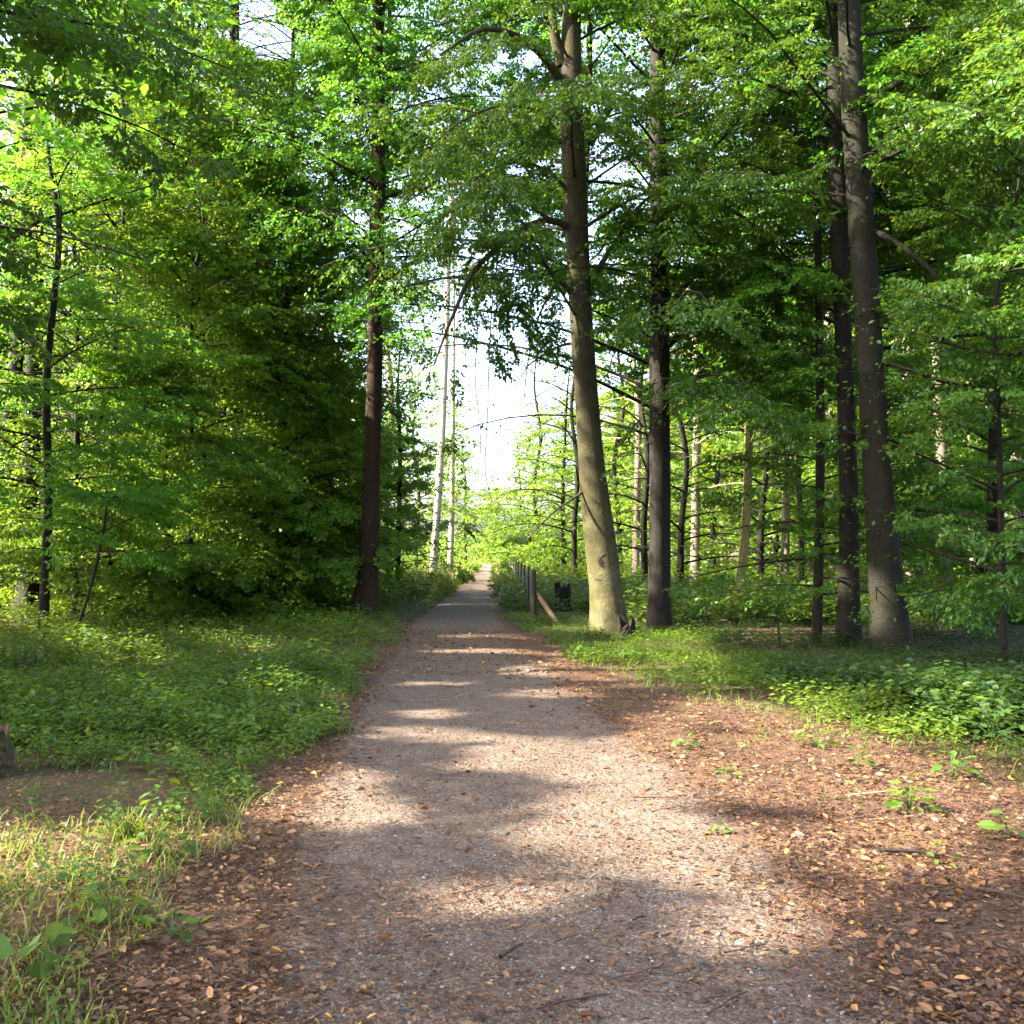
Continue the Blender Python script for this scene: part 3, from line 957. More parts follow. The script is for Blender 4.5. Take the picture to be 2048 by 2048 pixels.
def undergrowth():
    r = np.random.default_rng(21)
    small = [herb_template(r, 0.14, 11, 0.044, 0.15) for _ in range(6)]
    mid = [herb_template(r, 0.30, 14, 0.075, 0.22) for _ in range(6)]
    big = [herb_template(r, 0.42, 16, 0.10, 0.30) for _ in range(6)]
    # left of the path
    x, y = sample_ground(40000, 3.2, 34, r, 1.25)
    bare = (y < 7.9) & (y > 6.3) & (x < -2.2 + 0.3 * np.sin(y * 3))
    dens = np.where(y < 6.3, 0.03 + 0.16 * nz(x, y, 3.0, 0.5), np.where(y < 8.4, 0.6 + 0.4 * nz(x, y, 2.1), 0.95))
    dens = np.where(bare, 0.04, dens)
    k = (x < x_left(y) - 0.02) & (r.random(len(x)) < dens)
    x, y = x[k], y[k]
    edge_d = np.clip((x_left(y) - x) / 0.8, 0.25, 1)
    sc = r.uniform(0.55, 1.25, len(x)) * (1 + 0.012 * y) * (0.55 + 0.45 * edge_d) * np.where(y < 6.3, 0.62, 1.0)
    nr = y < 8
    scatter_plants('ground_cover', 'low leafy green herbs carpeting the forest floor left of the path', 'ground cover', (x[nr], y[nr]), sc[nr], small + mid[:2], 'herb', r, 1.1, 0.4)
    scatter_plants('ground_cover', 'taller soft green herbs under the trees left of the path', 'ground cover', (x[~nr], y[~nr]), sc[~nr], mid + small[:3], 'herb', r, 1.0, 0.5)
    # right of the path: dense dark herbs behind the leaf litter
    x, y = sample_ground(36000, 4.5, 24, r, 1.2)
    k = (x > x_right(y) + 0.05) & (r.random(len(x)) < np.clip(0.75 + 0.6 * nz(x, y, 1.7, 2) + np.clip(x - x_right(y) - 1.2, 0, 2) * 0.5, 0.05, 1) * np.clip((x - x_right(y)) * 0.9 + 0.12, 0, 1) * np.where(y < 8.3, 0.35, 1.0))
    k &= ~((y > 15) & (y < 26) & (x < x_right(y) + 2.6)) | (r.random(len(x)) < 0.05)
    x, y = x[k], y[k]
    e = np.clip((x - x_right(y)) / 1.2, 0.3, 1)
    lt = (x < x_right(y) + 1.5) & (x < 3.6)  # lighter herb leaves here put the sunlit verge into the colour
    scatter_plants('ground_cover', 'sunlit light green nettles and seedlings fringing the dark thicket right of the path', 'ground cover', (x[lt], y[lt]), r.uniform(0.5, 1.1, lt.sum()), mid, 'herb', r, 1.0, 0.6)
    x, y = x[~lt], y[~lt]
    e = np.clip((x - x_right(y)) / 1.2, 0.3, 1)
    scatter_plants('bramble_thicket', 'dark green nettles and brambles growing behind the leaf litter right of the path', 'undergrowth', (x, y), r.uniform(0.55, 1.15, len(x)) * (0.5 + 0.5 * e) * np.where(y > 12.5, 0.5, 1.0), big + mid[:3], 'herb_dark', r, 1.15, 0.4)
    x, y = sample_ground(9000, 4.2, 14, r, 1.2)
    fr = x_right(y) - x
    k = (fr > -0.1) & (fr < 1.7) & (x > np.interp(y, *GR) - 0.2) & (r.random(len(x)) < np.clip(0.30 * nz(x, y, 2.6, 4) + 0.12 - 0.08 * fr, 0, 1))
    x, y = x[k], y[k]
    scatter_plants('seedlings', 'scattered small seedlings sprouting through the leaf litter right of the path', 'seedlings', (x, y), r.uniform(0.4, 1.0, len(x)), small, 'herb', r, 1.0, 0.75)
    x, y = sample_ground(26000, 15, 26.5, r, 1.0)
    k = (x > x_right(y) + 0.02) & (x < x_right(y) + 2.9)
    x, y = x[k], y[k]
    scatter_plants('ground_cover', 'short fresh herbs around the fence post and the carved beech', 'ground cover', (x, y), r.uniform(0.7, 1.4, len(x)), small, 'herb', r, 1.1, 0.65)
    # far floor
    x, y = sample_ground(26000, 22, 95, r, 1.05)
    k = ((x > x_right(y) + 0.1) | ((x < x_left(y) - 0.1) & (y > 30)))
    k &= ~((y < 26) & (x < x_right(y) + 2.6))
    x, y = x[k], y[k]
    scatter_plants('ground_cover', 'fresh green herbs covering the open floor between the far trunks', 'ground cover', (x, y), r.uniform(0.8, 1.5, len(x)) * (1 + 0.010 * y), big[:4] + mid[:3], 'herb', r, 1.0, 0.7)
    # grass: the sunlit strip at the left, the path edges, and the far verge with dry heads
    x, y = sample_ground(60000, 3.0, 30, r, 1.3)
    k = (x < x_left(y) + 0.05) & (r.random(len(x)) < np.where(y < 6.4, 0.62 + 0.3 * nz(x, y, 2.2, 3), 0.35 + 0.35 * nz(x, y, 1.3, 2)) * np.where((y > 6.3) & (y < 7.9) & (x < -2.1), 0.12, 1))
    x1, y1 = x[k], y[k]
    x, y = sample_ground(26000, 5, 24, r, 1.2)
    k = (np.abs(x - x_right(y) - 0.35) < 0.5) & (r.random(len(x)) < 0.6)
    x2, y2 = x[k], y[k]
    x, y = np.concatenate([x1, x2]), np.concatenate([y1, y2])
    h = r.uniform(0.04, 0.15, len(x)) * (1 + 0.03 * y)
    V, F = blades(x, y, h, r, 0.8, 0.0035)
    rv = np.clip(r.normal(np.where(y < 6.5, 0.50, 0.42), 0.22, len(x)), 0, 1)
    o = link('grass', make_mesh('grass', V, F, ['grass'], np.repeat(rv, 2)))
    tag(o, 'thin grass growing among the herbs beside the path', 'grass', None, 'stuff')
    y = 34 + 60 * r.random(9000) ** 1.3
    x = np.where(r.random(9000) < 0.65, x_left(y) - np.abs(r.normal(size=9000)) * 1.6, x_right(y) + np.abs(r.normal(size=9000)) * 0.8)
    V, F = blades(x, y, r.uniform(0.4, 0.95, 9000), r, 0.5, 0.006)
    o = link('tall_grass', make_mesh('tall_grass', V, F, ['grass'], np.repeat(r.uniform(0.5, 1, 9000), 2)))
    tag(o, 'tall pale seeding grass along the far verge of the path', 'grass', None, 'stuff')


litter()
undergrowth()

# ------------------------------------------------------------------ the trees one can tell apart near the path
W = build_tree
centre = W(101, 'beech_tree', 'large beech with sunlit carved trunk leaning over the right edge of the path', 19.5,
           [(1222, 1272, 74), (1212, 1180, 64), (1200, 1080, 62), (1183, 930, 54), (1170, 760, 48), (1158, 560, 46), (1150, 380, 47), (1143, 200, 44), (1142, 60, 40), (1145, -120, 36)],
           26, 'bark_beech', 'leaf_dark', 5.2, 44, 5.0, 0.35, 0.8, hang=0.25,
           limbs=[dict(p=[(1150, 462, 19.5), (1105, 440, 19.2), (1060, 450, 18.9), (1000, 490, 18.5), (945, 545, 18.2), (915, 610, 18.0), (890, 670, 17.8), (868, 730, 17.6)], r=0.07, hang=0.35, dens=1.0, s0=0.3),
                  dict(p=[(1150, 592, 19.5), (1110, 552, 19.2), (1060, 500, 19.0), (1010, 470, 18.7), (960, 480, 18.4)], r=0.05, hang=0.4, dens=1.3),
                  dict(p=[(1118, 160, 19.5), (1085, 110, 19), (1030, 70, 18.5), (960, 60, 18), (880, 110, 17.6)], r=0.09, hang=0.3),
                  dict(p=[(1125, 130, 19.5), (1108, 60, 19.4), (1102, -60, 19.2), (1095, -160, 19)], r=0.12, hang=0.1),
                  dict(p=[(1180, 290, 19.5), (1215, 225, 19.2), (1260, 180, 18.9), (1330, 150, 18.5)], r=0.07),
                  dict(p=[(1192, 545, 19.5), (1240, 470, 19.2), (1290, 400, 18.8), (1350, 370, 18.4)], r=0.05),
                  dict(p=[(1000, 490, 18.5), (985, 600, 18.4), (978, 720, 18.3), (975, 840, 18.3), (970, 940, 18.3), (985, 1010, 18.2)], r=0.009, hang=0.5, dens=1.3, s0=0.05, sub=0.42),
                  dict(p=[(945, 545, 18.2), (955, 650, 18.0), (950, 760, 17.9), (962, 870, 17.9), (955, 960, 17.9)], r=0.008, hang=0.5, dens=1.3, s0=0.1, sub=0.4),
                  dict(p=[(1152, 400, 19.5), (1100, 345, 19.2), (1040, 325, 18.8), (970, 345, 18.5), (900, 410, 18.2)], r=0.03, hang=0.45, dens=1.5, s0=0.15),
                  dict(p=[(1145, 250, 19.5), (1080, 222, 19.0), (1000, 212, 18.6), (920, 245, 18.3), (840, 310, 18.0)], r=0.032, hang=0.45, dens=1.5, s0=0.15),
                  dict(p=[(1156, 520, 19.5), (1115, 560, 19.3), (1075, 640, 19.1), (1055, 730, 19.0), (1048, 800, 19.0)], r=0.02, hang=0.5, dens=1.4, s0=0.15, sub=0.6),
                  dict(p=[(1040, 470, 18.8), (1022, 570, 18.7), (1015, 680, 18.6), (1020, 790, 18.6)], r=0.010, hang=0.5, dens=1.4, s0=0.05, sub=0.45),
                  dict(p=[(1165, 985, 19.4), (1120, 1015, 19.0), (1080, 1050, 18.7), (1050, 1085, 18.5)], r=0.02, hang=0.2, dens=1.3, s0=0.1, sub=0.5)])
W(102, 'beech_tree', 'straight dark-trunked beech standing just right of the carved leaning beech', 20.6,
  [(1318, 1276, 56), (1318, 1180, 46), (1320, 1000, 43), (1319, 800, 40), (1320, 600, 39), (1318, 400, 37), (1315, 200, 34), (1318, 0, 30)],
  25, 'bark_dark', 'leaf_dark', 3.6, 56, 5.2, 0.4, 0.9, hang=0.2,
  limbs=[dict(p=[(1335, 620, 20.6), (1380, 560, 20.2), (1440, 530, 19.6), (1510, 560, 19.0), (1570, 640, 18.6)], r=0.055, hang=0.3),
         dict(p=[(1335, 430, 20.6), (1400, 390, 20), (1480, 430, 19.4), (1560, 500, 19.0), (1600, 560, 18.8)], r=0.055, hang=0.3),
         dict(p=[(1330, 700, 20.6), (1400, 640, 20.4), (1480, 690, 20.2), (1540, 800, 20.0), (1570, 900, 20.0)], r=0.05, hang=0.3)])
W(103, 'young_beech', 'thin dark young trunk with level leafy twigs left of the paired trunks', 18.6,
  [(1632, 1292, 24), (1637, 1150, 20), (1640, 1000, 18), (1640, 800, 17), (1638, 600, 15), (1634, 400, 13), (1640, 250, 10)],
  12, 'bark_dark', 'leaf_dark', 0.75, 46, 2.6, 0.15, 0.35, flare=0.25, sub=0.8, leaf=0.072)
W(104, 'beech_tree', 'slim dark trunk touching the left side of the broad grey numbered trunk', 18.0,
  [(1697, 1294, 46), (1698, 1150, 40), (1696, 950, 37), (1690, 750, 35), (1682, 560, 34), (1676, 380, 33), (1672, 200, 32), (1672, 0, 30), (1672, -150, 28)],
  24, 'bark_dark', 'leaf_dark', 7.0, 36, 4.6, 0.4, 0.9,
  limbs=[dict(p=[(1700, 900, 18), (1740, 870, 17.5), (1800, 890, 17), (1860, 940, 16.8)], r=0.03, dens=1.2)])
num = W(105, 'beech_tree', 'broad grey beech with dark painted marks and a sun patch low on its trunk', 16.7,
        [(1785, 1306, 84), (1779, 1230, 72), (1765, 1080, 63), (1752, 900, 56), (1740, 720, 53), (1730, 560, 52), (1718, 380, 50), (1707, 200, 47), (1698, 0, 44), (1690, -180, 40)],
        25, 'bark_grey', 'leaf_dark', 6.5, 42, 5.2, 0.35, 0.9, flare=0.3, az_bias=(0.2, 0.35),
        limbs=[dict(p=[(1748, 650, 16.7), (1800, 660, 16.2), (1870, 680, 15.6), (1950, 700, 15.2), (2060, 715, 14.8)], r=0.035, dens=1.3),
               dict(p=[(1742, 460, 16.7), (1800, 490, 16.3), (1870, 550, 16), (1905, 620, 15.8), (1930, 690, 15.7)], r=0.05),
               dict(p=[(1725, 215, 16.7), (1790, 170, 16.4), (1870, 130, 16), (1960, 70, 15.6), (2070, -10, 15.2)], r=0.07),
               dict(p=[(1740, 330, 16.7), (1830, 290, 16), (1920, 270, 15.5), (2060, 280, 15)], r=0.04),
               dict(p=[(1752, 720, 16.7), (1820, 740, 16.3), (1900, 770, 15.9), (1980, 810, 15.5), (2070, 830, 15.2)], r=0.03, dens=1.3)])
W(106, 'young_beech', 'crooked mossy young trunk bowing left in the sunlit clearing', 24.0,
  [(1468, 1242, 26), (1478, 1180, 21), (1490, 1080, 18), (1496, 950, 17), (1498, 820, 16), (1500, 700, 14), (1505, 560, 12)],
  11, 'bark_moss', 'leaf', 3.2, 30, 2.8, 0.3, 0.5, flare=0.25)
W(107, 'young_beech', 'leafy young beech with level dark sprays at the right edge of the wood', 15.5,
  [(2008, 1290, 16), (2004, 1150, 13), (2000, 950, 12), (1995, 750, 10), (1992, 600, 8)],
  9, 'bark_dark', 'leaf_dark', 0.9, 44, 3.0, 0.12, 0.3, flare=0.2, sub=0.9)
W(108, 'dark_conifer', 'tall straight tree with dark furrowed bark, its upper trunk sunlit reddish, left of the path', 25.0,
  [(727, 1238, 60), (733, 1180, 46), (740, 1060, 38), (744, 940, 34), (747, 820, 33), (750, 700, 31), (752, 560, 30), (755, 400, 29), (757, 200, 27), (760, 0, 25)],
  28, 'bark_brown', 'leaf', 6.6, 60, 5.0, 0.25, 0.75, flare=0.3, hang=0.2, yellow=0.04, az_bias=(-1.4, 0.45), hug=44)
# left of the path
W(110, 'beech_tree', 'stout grey trunk at the left edge with a thin dark trunk before it', 27.0,
  [(55, 1232, 48), (58, 1120, 40), (62, 950, 36), (66, 800, 33), (70, 600, 30), (74, 400, 26)],
  25, 'bark_grey', 'leaf', 4.2, 54, 5.2, 0.3, 0.7)
W(111, 'beech_tree', 'dark trunk leaning right, cut by the left edge of the view', 26.0,
  [(-8, 1235, 40), (2, 1100, 32), (14, 900, 30), (32, 720, 28), (48, 560, 26)],
  22, 'bark_dark', 'leaf_dark', 3.6, 34, 4.6, 0.3, 0.7)
W(112, 'young_beech', 'thin crooked dark trunk standing before the stout grey trunk', 20.5,
  [(84, 1266, 22), (92, 1130, 18), (97, 980, 17), (93, 850, 16), (95, 730, 15), (108, 600, 13), (118, 450, 11)],
  11, 'bark_dark', 'leaf', 2.6, 34, 3.2, 0.2, 0.45, flare=0.2)
W(113, 'young_beech', 'spindly bare-stemmed sapling leaning right out of the herbs', 19.0,
  [(130, 1312, 7), (160, 1240, 6), (185, 1160, 6), (205, 1070, 5), (215, 1000, 4)],
  3.4, 'bark_dark', 'leaf', 1.4, 12, 1.2, 0.2, 0.4, flare=0.0, sub=0.6)
W(114, 'beech_tree', 'dark trunk half hidden by leaves deep in the wood left of the furrowed trunk', 32.0,
  [(322, 1225, 32), (318, 1050, 24), (316, 900, 22), (314, 700, 21), (305, 500, 20)],
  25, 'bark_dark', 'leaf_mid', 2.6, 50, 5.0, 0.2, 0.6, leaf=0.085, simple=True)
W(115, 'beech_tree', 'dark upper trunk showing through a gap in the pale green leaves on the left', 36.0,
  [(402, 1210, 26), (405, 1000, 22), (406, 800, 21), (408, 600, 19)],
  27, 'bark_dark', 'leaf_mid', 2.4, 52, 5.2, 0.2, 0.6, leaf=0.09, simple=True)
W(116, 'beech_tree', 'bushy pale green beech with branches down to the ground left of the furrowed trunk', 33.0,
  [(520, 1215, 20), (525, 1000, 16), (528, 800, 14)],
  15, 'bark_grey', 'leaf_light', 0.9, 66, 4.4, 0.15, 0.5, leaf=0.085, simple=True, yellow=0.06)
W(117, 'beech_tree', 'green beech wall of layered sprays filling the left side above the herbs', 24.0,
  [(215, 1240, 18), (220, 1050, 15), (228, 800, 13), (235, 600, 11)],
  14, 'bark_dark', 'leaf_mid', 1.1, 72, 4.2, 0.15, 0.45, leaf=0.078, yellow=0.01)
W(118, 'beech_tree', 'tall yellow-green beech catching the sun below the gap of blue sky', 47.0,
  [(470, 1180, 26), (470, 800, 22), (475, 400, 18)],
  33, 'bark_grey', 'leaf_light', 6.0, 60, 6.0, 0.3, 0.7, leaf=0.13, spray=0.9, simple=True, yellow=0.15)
W(119, 'beech_tree', 'tall dense green beech rising behind the stout grey trunk', 30.0,
  [(170, 1225, 30), (175, 900, 26), (180, 500, 22)],
  28, 'bark_grey', 'leaf', 5.0, 66, 6.0, 0.3, 0.7, leaf=0.09, spray=0.75, simple=True)
W(120, 'young_beech', 'low bushy beech thicket at the foot of the furrowed trunk', 29.0,
  [(620, 1222, 12), (622, 1120, 9), (626, 1000, 6)],
  5.5, 'bark_dark', 'leaf', 0.4, 40, 2.4, 0.25, 0.5, flare=0.1, sub=0.7, leaf=0.085, simple=True)
W(121, 'young_beech', 'small bright leafy beech between the furrowed trunk and the white birches', 36.0,
  [(795, 1200, 12), (797, 1080, 10), (800, 900, 8)],
  9, 'bark_grey', 'leaf_light', 0.5, 44, 3.0, 0.2, 0.5, flare=0.1, leaf=0.10, simple=True, yellow=0.1)
W(122, 'beech_tree', 'leafy beech at the near left whose dark branches droop in from above', 12.5,
  [(-420, 1370, 70), (-415, 1000, 56), (-405, 400, 50)],
  22, 'bark_grey', 'leaf_dark', 4.6, 46, 5.2, 0.25, 0.7, az_bias=(0.0, 0.5))
W(123, 'beech_tree', 'beech at the near right whose branches hang into the view from above', 13.0,
  [(2420, 1360, 66), (2410, 900, 52), (2400, 300, 46)],
  22, 'bark_grey', 'leaf_dark', 4.5, 36, 4.6, 0.25, 0.7, az_bias=(3.1, 0.5))


# more beeches of the wood, whose layered sprays close the view on both sides
for i, (px, d, wpx, H, z0, nb, Lm, bk, lf, lab) in enumerate([
    (400, 27.0, 18, 17, 1.6, 60, 4.6, 'bark_grey', 'leaf_light', 'green beech whose layered sprays hang between the left sapling and the furrowed trunk'),
    (590, 38.0, 22, 24, 2.2, 60, 5.0, 'bark_grey', 'leaf_mid', 'beech with soft green foliage directly left of the furrowed trunk'),
    (290, 38.0, 26, 30, 6.0, 64, 6.5, 'bark_grey', 'leaf', 'very tall beech rising above the green wall on the left'),
    (440, 30.0, 22, 26, 8.0, 50, 5.0, 'bark_grey', 'leaf', 'beech whose crown fills the upper left below the sunlit top'),
    (655, 33.0, 22, 26, 9.0, 54, 5.0, 'bark_dark', 'leaf', 'beech with airy foliage against the sky behind the furrowed trunk'),
    ((1320, 1321, 1321), 23.5, 30, 26, 4.5, 50, 6.5, 'bark_dark', 'leaf', 'beech with a dense dark crown right of the straight dark beech'),
    ((1216, 1186, 1164), 26.0, 20, 26, 7.5, 54, 5.2, 'bark_dark', 'leaf', 'beech whose foliage shows between the carved beech and its dark neighbour'),
    ((1698, 1694, 1684), 22.0, 20, 24, 6.0, 56, 4.8, 'bark_dark', 'leaf_dark', 'beech with a dark crown behind the thin dark young trunk'),
    ((1788, 1754, 1732), 21.0, 28, 26, 5.0, 64, 7.0, 'bark_dark', 'leaf', 'beech spreading layered branches right of the broad numbered trunk'),
    (1985, 29.0, 24, 25, 2.0, 62, 5.0, 'bark_grey', 'leaf', 'beech with low layered branches behind the young beech at the right edge'),
    (150, 23.0, 9, 10.0, 0.5, 72, 3.2, 'bark_dark', 'leaf_light', 'bushy young beech in the shade beside the thin crooked trunk'),
    (275, 26.5, 10, 12.5, 0.5, 84, 3.8, 'bark_grey', 'leaf_light', 'bushy young beech with soft leaves down to the herbs, left of the half hidden trunk'),
    (545, 28.5, 8, 9.0, 0.4, 72, 2.8, 'bark_grey', 'leaf_light', 'slender bushy beech at the back of the herb carpet, nearest the furrowed trunk'),
    (380, 24.5, 9, 11.0, 0.4, 80, 3.4, 'bark_grey', 'leaf_light', 'bushy young beech with layered leaves at the back of the herb carpet'),
    (470, 27.5, 10, 13.5, 0.4, 90, 4.0, 'bark_grey', 'leaf_light', 'bushy young beech, taller one of the green wall behind the herb carpet'),
    (570, 26.5, 10, 10.5, 0.4, 76, 3.2, 'bark_grey', 'leaf_light', 'pale bushy young beech just left of the furrowed trunk'),
    (585, 29.0, 12, 22.0, 5.0, 70, 4.6, 'bark_grey', 'leaf_mid', 'beech whose bright sprays fill the air left of the upper furrowed trunk'),
    (345, 27.0, 12, 20.0, 5.0, 70, 4.6, 'bark_grey', 'leaf_mid', 'beech whose bright sprays hang high over the middle of the herb carpet'),
    (150, 25.0, 12, 20.0, 4.5, 70, 4.8, 'bark_grey', 'leaf_mid', 'beech whose bright sprays hang high over the thin crooked trunk'),
    (330, 30.0, 12, 15.0, 2.0, 84, 4.4, 'bark_grey', 'leaf_light', 'light green beech filling the green wall between its bushier neighbours'),
    (215, 29.0, 12, 15.0, 2.0, 80, 4.4, 'bark_grey', 'leaf_light', 'mid green beech behind the bushy young beech in the shade'),
    (60, 31.0, 14, 12.0, 0.8, 64, 4.0, 'bark_grey', 'leaf', 'leafy beech closing the gap behind the stout grey trunk'),
    (430, 34.0, 14, 18.0, 1.0, 70, 4.6, 'bark_grey', 'leaf_mid', 'leafy beech standing deeper behind the green wall'),
    ((735, 746, 752), 28.0, 16, 22.0, 7.5, 64, 6.5, 'bark_grey', 'leaf', 'airy beech whose sprays fill the sky around the furrowed trunk'),
]):
    qx = px if isinstance(px, tuple) else (px, px + 3, px + 4)
    W(400 + i, 'beech_tree', lab, d, [(qx[0], 1095 + 1.6 * FPX / d, wpx * 1.3), (qx[1], 900, wpx), (qx[2], 600, wpx * 0.85)], H, bk, lf, z0, nb, Lm, 0.25, 0.65,
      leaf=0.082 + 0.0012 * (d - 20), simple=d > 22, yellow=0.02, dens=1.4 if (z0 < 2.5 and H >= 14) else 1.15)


# white-trunked birches and other pale trunks by the far path
W(130, 'birch_tree', 'leaning white birch trunk in full sun left of the far path', 48.0,
  [(864, 1160, 18), (872, 1060, 15), (882, 900, 14), (888, 780, 13), (893, 640, 12), (897, 500, 11)],
  24, 'bark_birch', 'leaf_light', 10.0, 26, 3.2, 0.5, 1.0, leaf=0.13, spray=0.8, simple=True, flare=0.15, yellow=0.1)
W(131, 'birch_tree', 'paler slimmer birch trunk just behind the leaning white birch', 54.0,
  [(899, 1155, 13), (903, 1050, 11), (905, 900, 10), (906, 760, 9)],
  22, 'bark_birch', 'leaf_light', 7.0, 28, 3.0, 0.5, 1.0, leaf=0.14, spray=0.85, simple=True, flare=0.15, yellow=0.1)
W(132, 'broken_trunk', 'pale broken tree snag standing among leaves beyond the bushy beech', 44.0,
  [(556, 1185, 18), (558, 1000, 16), (560, 800, 14), (561, 690, 10)],
  8.0, 'bark_pale', 'leaf', 5.5, 3, 1.0, 0.3, 0.3, leaf=0.1, simple=True, flare=0.2)
# sunlit trunks in the wood on the right
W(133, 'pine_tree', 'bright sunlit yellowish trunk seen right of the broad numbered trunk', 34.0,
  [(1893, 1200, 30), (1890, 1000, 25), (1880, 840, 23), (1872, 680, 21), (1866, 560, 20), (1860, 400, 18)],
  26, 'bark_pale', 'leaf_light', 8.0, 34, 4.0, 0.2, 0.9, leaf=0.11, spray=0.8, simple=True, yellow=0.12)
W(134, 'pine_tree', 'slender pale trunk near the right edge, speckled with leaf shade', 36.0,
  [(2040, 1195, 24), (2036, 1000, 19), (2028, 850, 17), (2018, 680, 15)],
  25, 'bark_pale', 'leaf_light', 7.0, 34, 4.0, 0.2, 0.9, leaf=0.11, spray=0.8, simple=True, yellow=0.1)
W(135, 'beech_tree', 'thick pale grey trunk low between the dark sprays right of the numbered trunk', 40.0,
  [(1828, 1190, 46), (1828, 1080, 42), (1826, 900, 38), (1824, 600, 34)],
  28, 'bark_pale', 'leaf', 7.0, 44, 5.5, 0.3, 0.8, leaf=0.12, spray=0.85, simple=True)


# ------------------------------------------------------------------ farther trees: four grown once, then copied
def proto_tree(seed, name, H, r0, z0, nb, Lmax, bark, leafm, leaf, spray, yellow):
    r = np.random.default_rng(seed)
    root = new_tree(name, (0, 0, 0), None)
    wd, cr = Wood(), Crown()
    pts = [np.array([r.normal() * 0.02 * z, r.normal() * 0.02 * z, z]) for z in np.linspace(-0.15, H, 6)]
    c, rr = trunk_tube(wd, pts, r0 * np.array([1.15, 0.9, 0.78, 0.6, 0.4, 0.1]), r, k=14, n=26, flare=0.3)
    gold = 0
    for i in range(nb):
        u = (i + r.random()) / nb
        z = z0 + (H - z0) * u ** 1.1
        q = np.array([np.interp(z, c[:, 2], c[:, j]) for j in range(3)])
        gold += 2.4 + r.normal() * 0.3
        L = Lmax * (1 - 0.75 * u ** 1.5) * r.uniform(0.65, 1.1)
        grow_limb(cr, wd, r, limb_path(r, q, gold, L, 0.25 + 0.4 * u, 0.8), 0.009 + 0.008 * L, 1.2, spray, 0.8)
    link('trunk', wd.mesh('trunk', [bark]), root)
    link('crown', crown_mesh(cr, 'crown', leafm, r, leaf, True, False, yellow, False), root)
    return root


def copy_tree(root):
    c = root.copy()
    COL.objects.link(c)
    for ch in root.children:
        k = ch.copy()
        COL.objects.link(k)
        k.parent = c
    return c


protos = {'tall': (201, 'beech_tree', 27, 0.24, 6.5, 46, 5.0, 'bark_grey', 'leaf', 0.15, 1.0, 0.03),
          'light': (202, 'beech_tree', 24, 0.20, 4.0, 46, 4.6, 'bark_pale', 'leaf_light', 0.15, 1.0, 0.12),
          'low': (203, 'young_beech', 10, 0.10, 0.8, 40, 3.2, 'bark_grey', 'leaf_light', 0.13, 0.8, 0.08),
          'slim': (204, 'pine_tree', 22, 0.16, 9.0, 30, 3.0, 'bark_pale', 'leaf', 0.14, 0.9, 0.05)}
FAR = [  # px, distance, kind, scale, label
    (250, 42, 'tall', 1.0, 'far beech with a grey trunk behind the layered green sprays on the left'),
    (110, 44, 'light', 1.0, 'far yellow-green beech seen through the leaves between two left trunks'),
    (20, 40, 'tall', 1.05, 'far grey-trunked beech behind the leaning dark trunk at the left edge'),
    (360, 50, 'light', 1.05, 'far sunlit beech between the two dark half-hidden trunks on the left'),
    (640, 46, 'light', 0.85, 'far pale beech between the broken snag and the furrowed trunk'),
    (700, 40, 'low', 1.0, 'low leafy beech right behind the furrowed trunk'),
    (770, 52, 'light', 0.9, 'far light beech behind the small bright beech left of the birches'),
    (830, 62, 'low', 1.2, 'low sunny beech left of the leaning white birch'),
    (930, 72, 'low', 0.95, 'low yellow-green tree where the path disappears, on its left'),
    (1040, 78, 'low', 1.0, 'low rounded tree where the path disappears, on its right'),
    (1075, 56, 'low', 1.25, 'sunlit low tree behind the fence posts'),
    (1130, 50, 'low', 1.1, 'sunlit low tree seen left of the carved beech, above its dark stump'),
    (1270, 46, 'light', 0.8, 'sunlit beech seen between the carved beech and the dark trunk beside it'),
    (1240, 58, 'low', 1.6, 'low bright tree seen between the carved beech and its dark neighbour'),
    (1388, 44, 'light', 0.9, 'bright yellow-green beech right of the straight dark beech'),
    (1425, 52, 'low', 1.6, 'low leafy tree just left of the crooked mossy trunk'),
    (1550, 46, 'low', 1.3, 'low bright tree in the clearing between mossy and thin dark trunks'),
    (1568, 38, 'slim', 0.9, 'slim pale trunk standing in the clearing left of the thin dark trunk'),
    (1665, 44, 'slim', 1.1, 'slim sunlit trunk glimpsed between the thin and the slim dark trunks'),
    (1620, 56, 'light', 1.0, 'far beech with bright leaves behind the thin dark young trunk'),
    (1780, 52, 'light', 1.0, 'far yellow-green beech behind the broad numbered trunk'),
    (1925, 48, 'light', 0.95, 'far bright beech between the two sunlit trunks on the right'),
    (1950, 42, 'slim', 1.0, 'slim trunk between the two sunlit trunks on the right'),
    (2090, 46, 'tall', 1.0, 'far beech at the right edge behind the slender pale trunk'),
    (1745, 46, 'low', 1.2, 'low leafy tree behind the foot of the broad numbered trunk'),
    (1150, 44, 'low', 1.2, 'low yellow-green tree directly left of the carved beech at mid height'),
    (1290, 39, 'low', 1.25, 'leafy low tree directly left of the straight dark beech'),
    (1360, 37, 'low', 1.2, 'leafy low tree directly right of the straight dark beech'),
    (1520, 38, 'low', 1.25, 'leafy low tree directly right of the crooked mossy trunk'),
    (1600, 34, 'low', 1.0, 'leafy low tree directly left of the thin dark young trunk'),
    (1830, 36, 'low', 1.2, 'leafy low tree before the thick pale grey trunk'),
    (1960, 35, 'low', 1.2, 'leafy low tree left of the slender pale trunk at the right'),
    (1490, 62, 'tall', 0.9, 'far beech rising behind the crooked mossy trunk'),
]

